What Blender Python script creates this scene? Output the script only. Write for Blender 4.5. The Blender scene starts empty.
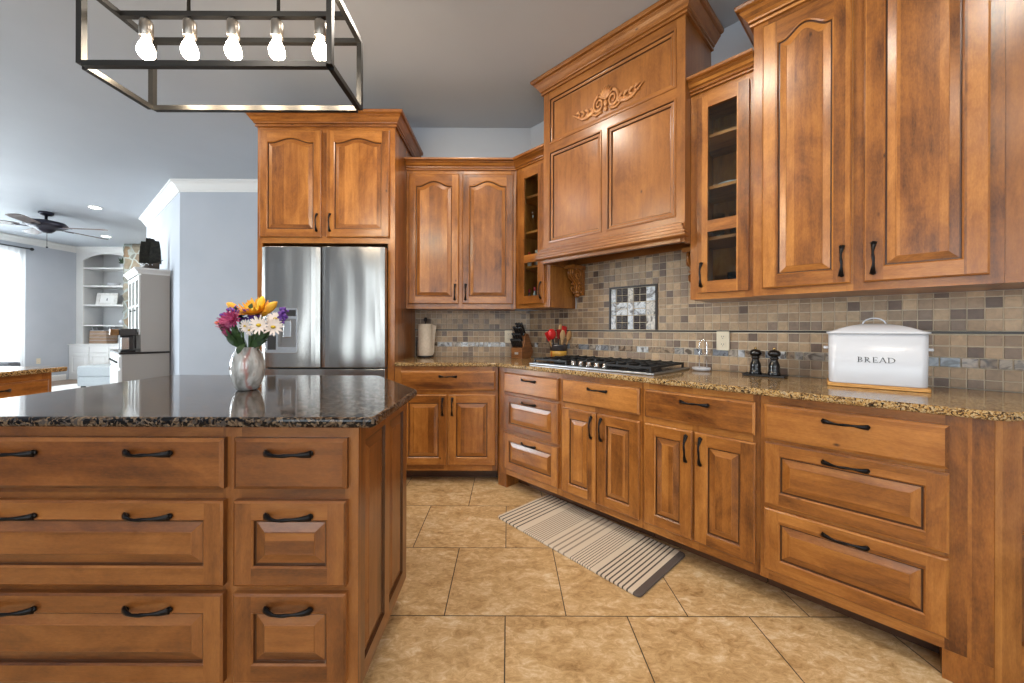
import bpy, bmesh, math, random
from mathutils import Vector, Matrix, Euler
random.seed(7)
R = random.Random(11)
S = bpy.context.scene
COL = S.collection
PI = math.pi

# ------------------------------------------------------------------ camera
CAM_H = 1.163
cam_d = bpy.data.cameras.new('camera')
cam = bpy.data.objects.new('camera', cam_d)
COL.objects.link(cam)
cam_d.sensor_width = 36.0
cam_d.lens = 380.0 / 1024 * 36.0
cam_d.shift_x = 4.0 / 1024
cam_d.shift_y = -12.0 / 1024
cam_d.clip_start = 0.05
roll = 0.0035
rv = Vector((1, 0, roll)).normalized()
uv_ = Vector((-roll, 0, 1)).normalized()
M = Matrix((rv, uv_, Vector((0, -1, 0)))).transposed().to_4x4()
M.translation = Vector((0, 0, CAM_H))
cam.matrix_world = M
S.camera = cam

# ------------------------------------------------------------------ look
S.view_settings.view_transform = 'Standard'
S.view_settings.look = 'None'
S.view_settings.gamma = 1.0
S.view_settings.use_curve_mapping = False
S.view_settings.exposure = 0.45

# ------------------------------------------------------------------ sky
world = bpy.data.worlds.new('sky')
S.world = world
world.use_nodes = True
bg = world.node_tree.nodes['Background']
bg.inputs[0].default_value = (0.85, 0.93, 1.0, 1)
bg.inputs[1].default_value = 1.6

# ------------------------------------------------------------------ lights
def area(name, loc, direction, sx, sy, power, color=(1, 1, 1), shape='RECTANGLE', spread=PI):
    l = bpy.data.lights.new(name, 'AREA')
    l.shape = shape
    l.size = sx
    if shape in ('RECTANGLE', 'ELLIPSE'):
        l.size_y = sy
    l.energy = power
    l.color = color
    l.spread = spread
    o = bpy.data.objects.new(name, l)
    COL.objects.link(o)
    o.location = loc
    o.rotation_euler = Vector(direction).to_track_quat('-Z', 'Y').to_euler()
    return o

CEIL = 3.02
LWX = -9.95
# daylight through the windows behind the camera and in the living room
DAY = (0.93, 0.97, 1.0)
for wx in (-2.6, -0.7, 1.2):
    area('window_daylight', (wx, -3.2, 1.5), (0, 1, 0.0), 1.5, 2.1, 34, DAY)
area('window_daylight', (LWX - .25, 6.6, 1.5), (1, 0, 0), 2.3, 2.4, 215, DAY)
area('window_daylight', (LWX - .25, 2.6, 1.5), (1, 0, 0), 2.5, 2.4, 560, DAY)
# ceiling downlights of the kitchen (out of frame) and of the living room
for cx_, cy_ in ((-0.42, 2.2), (0.25, 1.25), (0.95, 0.35), (-1.5, 0.2), (-0.3, -1.2), (-2.6, 2.2), (1.1, -1.0)):
    area('downlight_beam', (cx_, cy_, CEIL - 0.012), (0, 0, -1), 0.16, 0.16, 9.5, (1.0, 0.90, 0.77), 'DISK')
for cx_, cy_ in ((-6.34, 5.83), (-8.11, 7.66), (-6.98, 7.65)):
    area('downlight_beam', (cx_, cy_, CEIL - 0.03), (0, 0, -1), 0.12, 0.12, 14, (1.0, 0.93, 0.84), 'DISK')

# ------------------------------------------------------------------ node helper
class NT:
    def __init__(s, name):
        s.m = bpy.data.materials.new(name)
        s.m.use_nodes = True
        s.t = s.m.node_tree
        s.b = s.t.nodes['Principled BSDF']
        s.out = s.t.nodes['Material Output']
    def n(s, kind, **kw):
        x = s.t.nodes.new(kind)
        for k, v in kw.items():
            if k.startswith('i_'):
                key = k[2:]
                key = int(key) if key.isdigit() else key.replace('_', ' ')
                x.inputs[key].default_value = v
            else:
                setattr(x, k, v)
        return x
    def l(s, a, ao, b, bi):
        s.t.links.new(a.outputs[ao], b.inputs[bi])
    def set(s, **kw):
        for k, v in kw.items():
            s.b.inputs[k.replace('_', ' ')].default_value = v
        return s
    def ramp(s, stops, interp='LINEAR'):
        r = s.t.nodes.new('ShaderNodeValToRGB')
        r.color_ramp.interpolation = interp
        el = r.color_ramp.elements
        while len(el) < len(stops):
            el.new(0.5)
        for e_, (p, c) in zip(el, stops):
            e_.position = p
            e_.color = (*c, 1) if len(c) == 3 else c
        return r

def lin(r, g, b):
    def f(c):
        c /= 255.0
        return c / 12.92 if c <= 0.04045 else ((c + 0.055) / 1.055) ** 2.4
    return (f(r), f(g), f(b))

def plain(name, col, rough=0.5, metal=0.0, spec=0.5, **kw):
    m = NT(name)
    m.set(Base_Color=(*col, 1), Roughness=rough, Metallic=metal)
    m.b.inputs['Specular IOR Level'].default_value = spec
    for k, v in kw.items():
        m.b.inputs[k.replace('_', ' ')].default_value = v
    return m.m

def noisy(name, c1, c2, scale, rough=0.6, bump=0.0, detail=4, metal=0.0, stretch=(1, 1, 1), lo=0.35, hi=0.65):
    m = NT(name)
    tc = m.n('ShaderNodeTexCoord')
    mp = m.n('ShaderNodeMapping')
    mp.inputs['Scale'].default_value = stretch
    m.l(tc, 'Object', mp, 0)
    nz = m.n('ShaderNodeTexNoise', i_Scale=scale, i_Detail=detail)
    m.l(mp, 0, nz, 'Vector')
    r = m.ramp([(lo, c1), (hi, c2)])
    m.l(nz, 'Fac', r, 0)
    m.l(r, 0, m.b, 'Base Color')
    m.set(Roughness=rough, Metallic=metal)
    if bump:
        bp = m.n('ShaderNodeBump', i_Strength=bump, i_Distance=0.01)
        m.l(nz, 'Fac', bp, 'Height')
        m.l(bp, 0, m.b, 'Normal')
    return m.m

def wood_mat(name, dark, mid, light, rough=0.28, board=0.105, vary=0.62):
    """stained maple; the UV map runs u along the grain, v across it, in metres"""
    m = NT(name)
    tc = m.n('ShaderNodeUVMap')
    # fine grain
    mp = m.n('ShaderNodeMapping'); mp.inputs['Scale'].default_value = (2.6, 34, 1)
    m.l(tc, 0, mp, 0)
    g = m.n('ShaderNodeTexNoise', i_Scale=1.0, i_Detail=5.0, i_Roughness=0.6, i_Distortion=0.35)
    m.l(mp, 0, g, 'Vector')
    # blotchy figure
    mp2 = m.n('ShaderNodeMapping'); mp2.inputs['Scale'].default_value = (3.2, 7.0, 1)
    m.l(tc, 0, mp2, 0)
    b = m.n('ShaderNodeTexNoise', i_Scale=1.0, i_Detail=6.0, i_Roughness=0.70, i_Distortion=0.5)
    m.l(mp2, 0, b, 'Vector')
    # glued up boards
    sp = m.n('ShaderNodeSeparateXYZ'); m.l(tc, 0, sp, 0)
    dv = m.n('ShaderNodeMath', operation='DIVIDE'); dv.inputs[1].default_value = board
    m.l(sp, 1, dv, 0)
    fl = m.n('ShaderNodeMath', operation='FLOOR'); m.l(dv, 0, fl, 0)
    wn = m.n('ShaderNodeTexWhiteNoise', noise_dimensions='1D'); m.l(fl, 0, wn, 'W')
    a0 = m.n('ShaderNodeTexNoise', i_Scale=1.0, i_Detail=3.0)
    mp4 = m.n('ShaderNodeMapping'); mp4.inputs['Scale'].default_value = (70, 240, 1); m.l(tc, 0, mp4, 0); m.l(mp4, 0, a0, 'Vector')
    a00 = m.n('ShaderNodeMath', operation='MULTIPLY_ADD'); a00.inputs[1].default_value = 0.16; a00.inputs[2].default_value = -0.08; m.l(a0, 'Fac', a00, 0)
    a1 = m.n('ShaderNodeMath', operation='MULTIPLY_ADD'); a1.inputs[1].default_value = 0.30; m.l(g, 'Fac', a1, 0); m.l(a00, 0, a1, 2)
    a2 = m.n('ShaderNodeMath', operation='MULTIPLY_ADD'); a2.inputs[1].default_value = 0.62; m.l(b, 'Fac', a2, 0); m.l(a1, 0, a2, 2)
    a3 = m.n('ShaderNodeMath', operation='MULTIPLY_ADD'); a3.inputs[1].default_value = vary * 0.3; m.l(wn, 'Value', a3, 0); m.l(a2, 0, a3, 2)
    r = m.ramp([(0.36, dark), (0.55, mid), (0.74, light)])
    m.l(a3, 0, r, 0)
    # small knots
    vo = m.n('ShaderNodeTexVoronoi', i_Scale=1.0)
    mp3 = m.n('ShaderNodeMapping'); mp3.inputs['Scale'].default_value = (4.2, 7.5, 1)
    m.l(tc, 0, mp3, 0); m.l(mp3, 0, vo, 'Vector')
    kr = m.ramp([(0.015, (1, 1, 1)), (0.06, (0, 0, 0))])
    m.l(vo, 'Distance', kr, 0)
    mx = m.n('ShaderNodeMix', data_type='RGBA'); mx.inputs[7].default_value = (dark[0] * .45, dark[1] * .4, dark[2] * .4, 1)
    m.l(r, 0, mx, 6); m.l(kr, 0, mx, 0)
    m.l(mx, 2, m.b, 'Base Color')
    m.set(Roughness=rough)
    m.b.inputs['Specular IOR Level'].default_value = 0.45
    m.b.inputs['Coat Weight'].default_value = 0.25
    m.b.inputs['Coat Roughness'].default_value = 0.22
    return m.m

WOOD = wood_mat('stained_maple', (0.098, 0.029, 0.006), (0.31, 0.109, 0.020), (0.52, 0.215, 0.048))
WOOD_HOOD = wood_mat('stained_maple_even', (0.18, 0.060, 0.013), (0.315, 0.117, 0.026), (0.43, 0.178, 0.045), vary=0.15)
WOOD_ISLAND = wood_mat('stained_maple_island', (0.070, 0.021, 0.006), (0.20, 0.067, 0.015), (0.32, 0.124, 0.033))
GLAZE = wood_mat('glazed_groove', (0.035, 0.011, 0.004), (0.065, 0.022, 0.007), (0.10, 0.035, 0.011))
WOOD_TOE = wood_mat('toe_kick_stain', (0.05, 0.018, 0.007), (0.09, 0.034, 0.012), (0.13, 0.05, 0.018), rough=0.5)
WOOD_PALE = noisy('bamboo', lin(176, 120, 55), lin(214, 160, 88), 6, 0.45, stretch=(2, 2, 30))
BRONZE = plain('oil_rubbed_bronze', (0.012, 0.011, 0.012), 0.32, 0.75)
BLACK = plain('black_paint', (0.012, 0.012, 0.013), 0.35)
IRON = plain('cast_iron', (0.014, 0.014, 0.015), 0.5, 0.2)
CHROME = plain('chrome', (0.75, 0.76, 0.78), 0.12, 1.0)
FRAME_METAL = plain('dark_brushed_metal', (0.050, 0.049, 0.048), 0.36, 0.85)
WHITE = plain('white_enamel', (0.60, 0.615, 0.66), 0.25)
WHITE_PAINT = plain('white_trim_paint', (0.80, 0.80, 0.79), 0.45)
IVORY = plain('ivory_plastic', (0.75, 0.66, 0.50), 0.4)
PAPER = noisy('paper_towel', (0.66, 0.56, 0.44), (0.74, 0.64, 0.52), 60, 0.9, 0.15)
RED = plain('red_silicone', (0.58, 0.02, 0.02), 0.35)
WALL_PAINT = noisy('blue_grey_wall_paint', (0.46, 0.495, 0.55), (0.49, 0.52, 0.575), 2.0, 0.75)
CEIL_PAINT = noisy('ceiling_paint', (0.425, 0.46, 0.505), (0.45, 0.485, 0.53), 1.5, 0.55)
DARK_IN = plain('dark_void', (0.02, 0.02, 0.022), 0.5)

def granite(name, stops, scale, rough, vein=None, coat=0.0):
    m = NT(name)
    tc = m.n('ShaderNodeTexCoord')
    n0 = m.n('ShaderNodeTexNoise', i_Scale=scale * .18, i_Detail=3.0)
    m.l(tc, 'Object', n0, 'Vector')
    mp = m.n('ShaderNodeVectorMath', operation='MULTIPLY_ADD')
    mp.inputs[1].default_value = (0.05, 0.05, 0.05)
    m.l(n0, 'Color', mp, 0); m.l(tc, 'Object', mp, 2)
    v = m.n('ShaderNodeTexVoronoi', i_Scale=scale)
    m.l(mp, 0, v, 'Vector')
    n1 = m.n('ShaderNodeTexNoise', i_Scale=scale * .45, i_Detail=7.0, i_Roughness=0.7, i_Distortion=0.6)
    m.l(mp, 0, n1, 'Vector')
    sp = m.n('ShaderNodeSeparateColor'); m.l(v, 'Color', sp, 0)
    a = m.n('ShaderNodeMath', operation='MULTIPLY'); a.inputs[1].default_value = 0.45; m.l(sp, 0, a, 0)
    b = m.n('ShaderNodeMath', operation='MULTIPLY_ADD'); b.inputs[1].default_value = 0.62; m.l(n1, 'Fac', b, 0); m.l(a, 0, b, 2)
    r = m.ramp(stops)
    m.l(b, 0, r, 0)
    m.l(r, 0, m.b, 'Base Color')
    m.set(Roughness=rough)
    m.b.inputs['Specular IOR Level'].default_value = 0.27
    return m.m

GRANITE_TAN = granite('tan_granite', [(0.30, (0.012, 0.010, 0.009)), (0.41, (0.075, 0.040, 0.018)), (0.49, (0.29, 0.150, 0.048)),
                                      (0.60, (0.43, 0.265, 0.095)), (0.72, (0.52, 0.39, 0.22)), (0.82, (0.17, 0.145, 0.12))], 200, 0.10)
GRANITE_DARK = granite('dark_granite', [(0.36, (0.004, 0.004, 0.005)), (0.49, (0.008, 0.007, 0.007)), (0.55, (0.06, 0.038, 0.024)),
                                        (0.63, (0.18, 0.125, 0.08)), (0.70, (0.06, 0.05, 0.045))], 125, 0.07)

def steel(name, col, rough, wav=0.0, stretch=(1, 1, 160)):
    m = NT(name)
    tc = m.n('ShaderNodeTexCoord')
    mp = m.n('ShaderNodeMapping'); mp.inputs['Scale'].default_value = stretch
    m.l(tc, 'Object', mp, 0)
    nz = m.n('ShaderNodeTexNoise', i_Scale=3.0, i_Detail=3.0)
    m.l(mp, 0, nz, 'Vector')
    rr = m.n('ShaderNodeMapRange', i_1=0.3, i_2=0.7, i_3=rough * .94, i_4=rough * 1.06)
    m.l(nz, 'Fac', rr, 0)
    if not wav: m.l(rr, 0, m.b, 'Roughness')
    m.set(Base_Color=(*col, 1), Metallic=1.0)
    if wav: m.set(Roughness=rough)
    if wav:
        n2 = m.n('ShaderNodeTexNoise', i_Scale=2.4, i_Detail=1.0)
        mp2 = m.n('ShaderNodeMapping'); mp2.inputs['Scale'].default_value = (1.6, 1, .45)
        m.l(tc, 'Object', mp2, 0); m.l(mp2, 0, n2, 'Vector')
        bp = m.n('ShaderNodeBump', i_Strength=1.0, i_Distance=wav)
        m.l(n2, 'Fac', bp, 'Height'); m.l(bp, 0, m.b, 'Normal')
    return m.m

STEEL = steel('brushed_stainless', (0.37, 0.355, 0.335), 0.25, 0.03)
STEEL_FLAT = steel('satin_stainless', (0.60, 0.60, 0.60), 0.25)

def tile_attr(name, rough, bump, spec=0.5):
    m = NT(name)
    at = m.n('ShaderNodeAttribute', attribute_name='tile_colour')
    tc = m.n('ShaderNodeTexCoord')
    nz = m.n('ShaderNodeTexNoise', i_Scale=45.0, i_Detail=4.0, i_Distortion=0.8)
    m.l(tc, 'Object', nz, 'Vector')
    r = m.ramp([(0.3, (0.80, 0.80, 0.80)), (0.7, (1.1, 1.1, 1.1))])
    m.l(nz, 'Fac', r, 0)
    mx = m.n('ShaderNodeMix', data_type='RGBA', blend_type='MULTIPLY'); mx.inputs[0].default_value = 1.0
    m.l(at, 'Color', mx, 6); m.l(r, 0, mx, 7); m.l(mx, 2, m.b, 'Base Color')
    m.set(Roughness=rough)
    bp = m.n('ShaderNodeBump', i_Strength=bump, i_Distance=0.002)
    m.l(nz, 'Fac', bp, 'Height'); m.l(bp, 0, m.b, 'Normal')
    return m.m

TILE = tile_attr('stone_mosaic', 0.42, 0.3)
GROUT = plain('grout', lin(205, 190, 168), 0.9)
LINER = plain('dark_bronze_liner', (0.022, 0.014, 0.011), 0.3)

def pearl_mat():
    m = NT('pearl_glass')
    at = m.n('ShaderNodeAttribute', attribute_name='tile_colour')
    tc = m.n('ShaderNodeTexCoord')
    nz = m.n('ShaderNodeTexNoise', i_Scale=13.0, i_Detail=2.0, i_Distortion=2.2)
    m.l(tc, 'Object', nz, 'Vector')
    r = m.ramp([(0.34, (0.30, 0.28, 0.27)), (0.45, (0.80, 0.81, 0.84)), (0.56, (1.2, 1.2, 1.2)), (0.66, (0.55, 0.60, 0.68)), (0.74, (1.0, 1.0, 1.0))])
    m.l(nz, 'Fac', r, 0)
    mx = m.n('ShaderNodeMix', data_type='RGBA', blend_type='MULTIPLY'); mx.inputs[0].default_value = 1.0
    m.l(at, 'Color', mx, 6); m.l(r, 0, mx, 7); m.l(mx, 2, m.b, 'Base Color')
    m.set(Roughness=0.12)
    return m.m
PEARL = pearl_mat()

def floor_mat():
    m = NT('travertine_tile')
    tc = m.n('ShaderNodeTexCoord')
    mp = m.n('ShaderNodeMapping'); mp.inputs['Location'].default_value = (0.255 + 0.2475, -1.543 + 0.481 * 20, 0)
    m.l(tc, 'Object', mp, 0)
    br = m.n('ShaderNodeTexBrick', offset=0.5, offset_frequency=2, squash=1.0)
    br.inputs['Color1'].default_value = (0, 0, 0, 1); br.inputs['Color2'].default_value = (1, 1, 1, 1)
    br.inputs['Mortar'].default_value = (0, 0, 0, 1)
    br.inputs['Scale'].default_value = 1.0
    br.inputs['Brick Width'].default_value = 0.495; br.inputs['Row Height'].default_value = 0.481
    br.inputs['Mortar Size'].default_value = 0.0022; br.inputs['Mortar Smooth'].default_value = 0.0
    m.l(mp, 0, br, 'Vector')
    wv = m.n('ShaderNodeVectorMath', operation='MULTIPLY_ADD'); wv.inputs[1].default_value = (3, 5, 1)
    m.l(br, 'Color', wv, 0); m.l(tc, 'Object', wv, 2)
    mp2 = m.n('ShaderNodeMapping'); mp2.inputs['Scale'].default_value = (1, 1.7, 1)
    m.l(wv, 0, mp2, 0)
    n1 = m.n('ShaderNodeTexNoise', i_Scale=5.0, i_Detail=9.0, i_Roughness=0.68, i_Distortion=0.9)
    m.l(mp2, 0, n1, 'Vector')
    n2 = m.n('ShaderNodeTexNoise', i_Scale=22.0, i_Detail=9.0, i_Roughness=0.78, i_Distortion=0.9)
    m.l(mp2, 0, n2, 'Vector')
    mx0 = m.n('ShaderNodeMix', data_type='FLOAT'); mx0.inputs[0].default_value = 0.58
    m.l(n1, 'Fac', mx0, 2); m.l(n2, 'Fac', mx0, 3)
    r = m.ramp([(0.36, (0.27, 0.150, 0.058)), (0.44, (0.46, 0.285, 0.125)), (0.52, (0.60, 0.40, 0.20)), (0.60, (0.74, 0.57, 0.36)), (0.68, (0.84, 0.74, 0.57))])
    m.l(mx0, 0, r, 0)
    mx = m.n('ShaderNodeMix', data_type='RGBA'); mx.inputs[7].default_value = (0.05, 0.035, 0.025, 1)
    m.l(r, 0, mx, 6); m.l(br, 'Fac', mx, 0)
    m.l(mx, 2, m.b, 'Base Color')
    m.set(Roughness=0.38)
    bp = m.n('ShaderNodeBump', i_Strength=0.25, i_Distance=0.003)
    m.l(n1, 'Fac', bp, 'Height'); m.l(bp, 0, m.b, 'Normal')
    return m.m
FLOOR = floor_mat()

def pane_mat(name, clear=0.9, seeded=True, tint=(0.9, 0.95, 0.95)):
    m = NT(name)
    tr = m.n('ShaderNodeBsdfTransparent'); tr.inputs[0].default_value = (*tint, 1)
    gl = m.n('ShaderNodeBsdfGlossy'); gl.inputs['Roughness'].default_value = 0.03
    fr = m.n('ShaderNodeLayerWeight'); fr.inputs[0].default_value = 0.5
    pw_ = m.n('ShaderNodeMath', operation='POWER'); pw_.inputs[1].default_value = 3.5; m.l(fr, 1, pw_, 0)
    mul = m.n('ShaderNodeMath', operation='MULTIPLY_ADD'); mul.inputs[1].default_value = 0.45; mul.inputs[2].default_value = 1.0 - clear - 0.02
    m.l(pw_, 0, mul, 0)
    mx = m.n('ShaderNodeMixShader')
    m.l(mul, 0, mx, 0); m.l(tr, 0, mx, 1); m.l(gl, 0, mx, 2)
    m.l(mx, 0, m.out, 'Surface')
    if seeded:
        tc = m.n('ShaderNodeTexCoord')
        nz = m.n('ShaderNodeTexNoise', i_Scale=28.0, i_Detail=2.0)
        m.l(tc, 'Object', nz, 'Vector')
        bp = m.n('ShaderNodeBump', i_Strength=0.12, i_Distance=0.004)
        m.l(nz, 'Fac', bp, 'Height'); m.l(bp, 0, gl, 'Normal')
    return m.m
PANE = pane_mat('seeded_glass', 0.95)
CLEAR = pane_mat('clear_glass', 0.93, False, (0.93, 0.96, 0.97))

def glow(name, col, strength):
    m = NT(name)
    m.set(Base_Color=(*col, 1))
    m.b.inputs['Emission Color'].default_value = (*col, 1)
    m.b.inputs['Emission Strength'].default_value = strength
    return m.m
BULB = glow('lit_bulb', (1.0, 0.88, 0.70), 30.0)
CANLIGHT = glow('lit_downlight', (1.0, 0.93, 0.82), 9.0)

# ------------------------------------------------------------------ mesh builder
class MB:
    def __init__(s):
        s.v = []; s.f = []; s.uv = []; s.mi = []; s.sm = []; s.off = (0.0, 0.0); s.col = []; s.c = (1, 1, 1)
        s.X = Matrix.Identity(4)
    def piece(s):
        s.off = (R.uniform(0, 60), R.uniform(0, 60)); return s
    def face(s, pts, g=(1, 0, 0), m=0, smooth=False):
        pts = [Vector(p) for p in pts]
        nrm = Vector((0, 0, 0))
        for i in range(len(pts)):
            a, b = pts[i], pts[(i + 1) % len(pts)]
            nrm += Vector(((a.y - b.y) * (a.z + b.z), (a.z - b.z) * (a.x + b.x), (a.x - b.x) * (a.y + b.y)))
        if nrm.length < 1e-14: nrm = Vector((0, 0, 1))
        nrm.normalize()
        g = Vector(g); gp = g - nrm * g.dot(nrm)
        if gp.length < 1e-4:
            gp = nrm.orthogonal()
        gp.normalize(); w = nrm.cross(gp)
        base = len(s.v)
        s.v += [tuple(s.X @ p) for p in pts]
        s.f.append(list(range(base, base + len(pts))))
        s.uv.append([(p.dot(gp) + s.off[0], p.dot(w) + s.off[1]) for p in pts])
        s.mi.append(m); s.sm.append(smooth); s.col.append(s.c)
    def grid(s, rows, closed_u=False, closed_v=False, m=0, smooth=True, cap=False):
        """rows of points sharing vertices"""
        base = len(s.v); nu = len(rows[0]); nv = len(rows)
        for r in rows:
            s.v += [tuple(s.X @ Vector(p)) for p in r]
        for j in range(nv if closed_v else nv - 1):
            for i in range(nu if closed_u else nu - 1):
                a = base + j * nu + i; b = base + j * nu + (i + 1) % nu
                c = base + ((j + 1) % nv) * nu + (i + 1) % nu; d = base + ((j + 1) % nv) * nu + i
                s.f.append([a, b, c, d])
                u0, v0 = i * .02 + s.off[0], j * .02 + s.off[1]
                s.uv.append([(u0, v0), (u0 + .02, v0), (u0 + .02, v0 + .02), (u0, v0 + .02)])
                s.mi.append(m); s.sm.append(smooth); s.col.append(s.c)
        if cap:
            for j, rev in ((0, True), (nv - 1, False)):
                idx = [base + j * nu + i for i in range(nu)]
                if rev: idx.reverse()
                s.f.append(idx); s.uv.append([(0, 0)] * nu); s.mi.append(m); s.sm.append(False); s.col.append(s.c)
    def box(s, x0, x1, y0, y1, z0, z1, g=(1, 0, 0), m=0, new=True):
        if new: s.piece()
        P = lambda x, y, z: (x, y, z)
        a, b, c, d = P(x0, y0, z0), P(x1, y0, z0), P(x1, y1, z0), P(x0, y1, z0)
        e, f, h, i = P(x0, y0, z1), P(x1, y0, z1), P(x1, y1, z1), P(x0, y1, z1)
        for q in ((a, b, f, e), (b, c, h, f), (c, d, i, h), (d, a, e, i), (e, f, h, i), (d, c, b, a)):
            s.face(q, g, m)
        return s
    def prism(s, poly, z0, z1, g=(1, 0, 0), m=0, axis='z'):
        """extrude a 2D polygon; axis z: (x,y), axis x: (y,z), axis y: (x,z)"""
        s.piece()
        def P(p, h):
            return (p[0], p[1], h) if axis == 'z' else ((h, p[0], p[1]) if axis == 'x' else (p[0], h, p[1]))
        n = len(poly)
        s.face([P(p, z1) for p in poly], g, m)
        s.face([P(p, z0) for p in reversed(poly)], g, m)
        for i in range(n):
            p, q = poly[i], poly[(i + 1) % n]
            s.face([P(p, z0), P(q, z0), P(q, z1), P(p, z1)], g, m)
        return s
    def lathe(s, prof, c=(0, 0, 0), n=24, m=0, smooth=True, axis='z'):
        """profile of (r, h)"""
        rows = []
        for r, h in prof:
            row = []
            for i in range(n):
                a = 2 * PI * i / n
                if axis == 'z': row.append((c[0] + r * math.cos(a), c[1] + r * math.sin(a), c[2] + h))
                elif axis == 'y': row.append((c[0] + r * math.cos(a), c[1] + h, c[2] + r * math.sin(a)))
                else: row.append((c[0] + h, c[1] + r * math.cos(a), c[2] + r * math.sin(a)))
            rows.append(row)
        s.piece(); s.grid(rows, closed_u=True, m=m, smooth=smooth, cap=True)
        return s
    def tube(s, pts, rad, n=8, m=0, closed=False, flat=None):
        pts = [Vector(p) for p in pts]
        if not hasattr(rad, '__len__'): rad = [rad] * len(pts)
        rows = []
        prev = None
        for i, p in enumerate(pts):
            if closed:
                t = pts[(i + 1) % len(pts)] - pts[i - 1]
            else:
                t = pts[min(i + 1, len(pts) - 1)] - pts[max(i - 1, 0)]
            t.normalize()
            if prev is None:
                u = t.orthogonal().normalized()
                if flat is not None:
                    u = Vector(flat) - t * t.dot(Vector(flat)); u.normalize()
            else:
                u = prev - t * prev.dot(t)
                u = u.normalized() if u.length > 1e-6 else t.orthogonal().normalized()
            prev = u
            w = t.cross(u)
            r = rad[i]
            ru, rw = (r if not isinstance(r, tuple) else r[0]), (r if not isinstance(r, tuple) else r[1])
            rows.append([p + u * ru * math.cos(2 * PI * k / n) + w * rw * math.sin(2 * PI * k / n) for k in range(n)])
        s.piece(); s.grid(rows, closed_u=True, closed_v=closed, m=m, cap=not closed)
        return s
    def ball(s, c, r, n=12, m=0, sq=(1, 1, 1)):
        rows = []
        k = max(6, n // 2 + 2)
        for j in range(k + 1):
            a = -PI / 2 + PI * (0.02 + 0.96 * j / k)
            rows.append([(c[0] + r * sq[0] * math.cos(a) * math.cos(2 * PI * i / n),
                          c[1] + r * sq[1] * math.cos(a) * math.sin(2 * PI * i / n), c[2] + r * sq[2] * math.sin(a)) for i in range(n)])
        s.piece(); s.grid(rows, closed_u=True, m=m, cap=True)
        return s
    def sweep(s, path, prof, z0, prev=None, nxt=None, m=0, g=None, cap=True):
        """mitred moulding: path of (x,y) left to right, profile of (out, up)"""
        P = [Vector(p).to_2d() if len(p) > 2 else Vector(p) for p in path]
        dirs = [(P[i + 1] - P[i]).normalized() for i in range(len(P) - 1)]
        def nr(d): return Vector((d.y, -d.x))
        offs = []
        for i in range(len(P)):
            d1 = dirs[i - 1] if i > 0 else (Vector(prev).normalized() if prev else dirs[0])
            d2 = dirs[i] if i < len(dirs) else (Vector(nxt).normalized() if nxt else dirs[-1])
            n1, n2 = nr(d1), nr(d2)
            offs.append((n1 + n2) / (1 + n1.dot(n2)))
        def pt(i, p): 
            q = P[i] + offs[i] * p[0]
            return (q.x, q.y, z0 + p[1])
        n = len(prof)
        for i in range(len(dirs)):
            s.piece()
            gd = (dirs[i].x, dirs[i].y, 0)
            for k in range(n):
                a, b = prof[k], prof[(k + 1) % n]
                s.face([pt(i, a), pt(i + 1, a), pt(i + 1, b), pt(i, b)], gd, m)
        if cap:
            s.face([pt(0, p) for p in prof], (0, 0, 1), m)
            s.face([pt(len(P) - 1, p) for p in reversed(prof)], (0, 0, 1), m)
        return s
    def build(s, name, mats, parent=None, loc=None, rot=None, bevel=0.0, seg=2, weld=True, colour=False):
        me = bpy.data.meshes.new(name)
        me.from_pydata(s.v, [], s.f)
        ul = me.uv_layers.new(name='UVMap')
        k = 0
        flat = []
        for u in s.uv:
            for q in u: flat += [q[0], q[1]]
        ul.data.foreach_set('uv', flat)
        me.polygons.foreach_set('material_index', s.mi)
        me.polygons.foreach_set('use_smooth', s.sm)
        if colour:
            ca = me.color_attributes.new('tile_colour', 'FLOAT_COLOR', 'CORNER')
            fl = []
            for f, c in zip(s.f, s.col):
                fl += [c[0], c[1], c[2], 1.0] * len(f)
            ca.data.foreach_set('color', fl)
        for mm in (mats if isinstance(mats, (list, tuple)) else [mats]):
            me.materials.append(mm)
        if weld:
            bm = bmesh.new(); bm.from_mesh(me)
            bmesh.ops.remove_doubles(bm, verts=bm.verts, dist=2e-5)
            bmesh.ops.recalc_face_normals(bm, faces=bm.faces)
            bm.to_mesh(me); bm.free()
        me.update()
        o = bpy.data.objects.new(name, me)
        COL.objects.link(o)
        if parent: o.parent = parent
        if loc: o.location = loc
        if rot: o.rotation_euler = rot
        if bevel:
            b = o.modifiers.new('edge', 'BEVEL'); b.width = bevel; b.segments = seg; b.limit_method = 'ANGLE'
            b.angle_limit = math.radians(40); b.harden_normals = False
        return o

def empty(name, label, cat, loc=(0, 0, 0), rz=0, group=None):
    o = bpy.data.objects.new(name, None)
    COL.objects.link(o)
    o.empty_display_size = 0.05
    o.location = loc; o.rotation_euler = (0, 0, rz)
    return tag(o, label, cat, group)

def tag(o, label, cat, group=None):
    o['label'] = label; o['category'] = cat
    if group: o['group'] = group
    return o

def struct(o):
    o['kind'] = 'structure'; return o

def dup(root, loc, rz=None, label=None):
    r = root.copy(); COL.objects.link(r); r.location = loc
    if rz is not None: r.rotation_euler = (0, 0, rz)
    if label: r['label'] = label
    for ch in list(root.children):
        c = ch.copy(); COL.objects.link(c); c.parent = r
        for g in list(ch.children):
            d = g.copy(); COL.objects.link(d); d.parent = c
    return r

# ------------------------------------------------------------------ frames of reference
C0 = Vector((-0.07, 2.86)); EE = Vector((0.6947, -0.7193)); NN = Vector((0.7193, 0.6947))
RUN_A = math.atan2(EE.y, EE.x)
def RP(s, t, z=0.0):
    p = C0 + EE * s + NN * t
    return Vector((p.x, p.y, z))
WALL_Y = 3.50
WT = 0.64                       # the range wall lies this far behind the base frames

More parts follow.
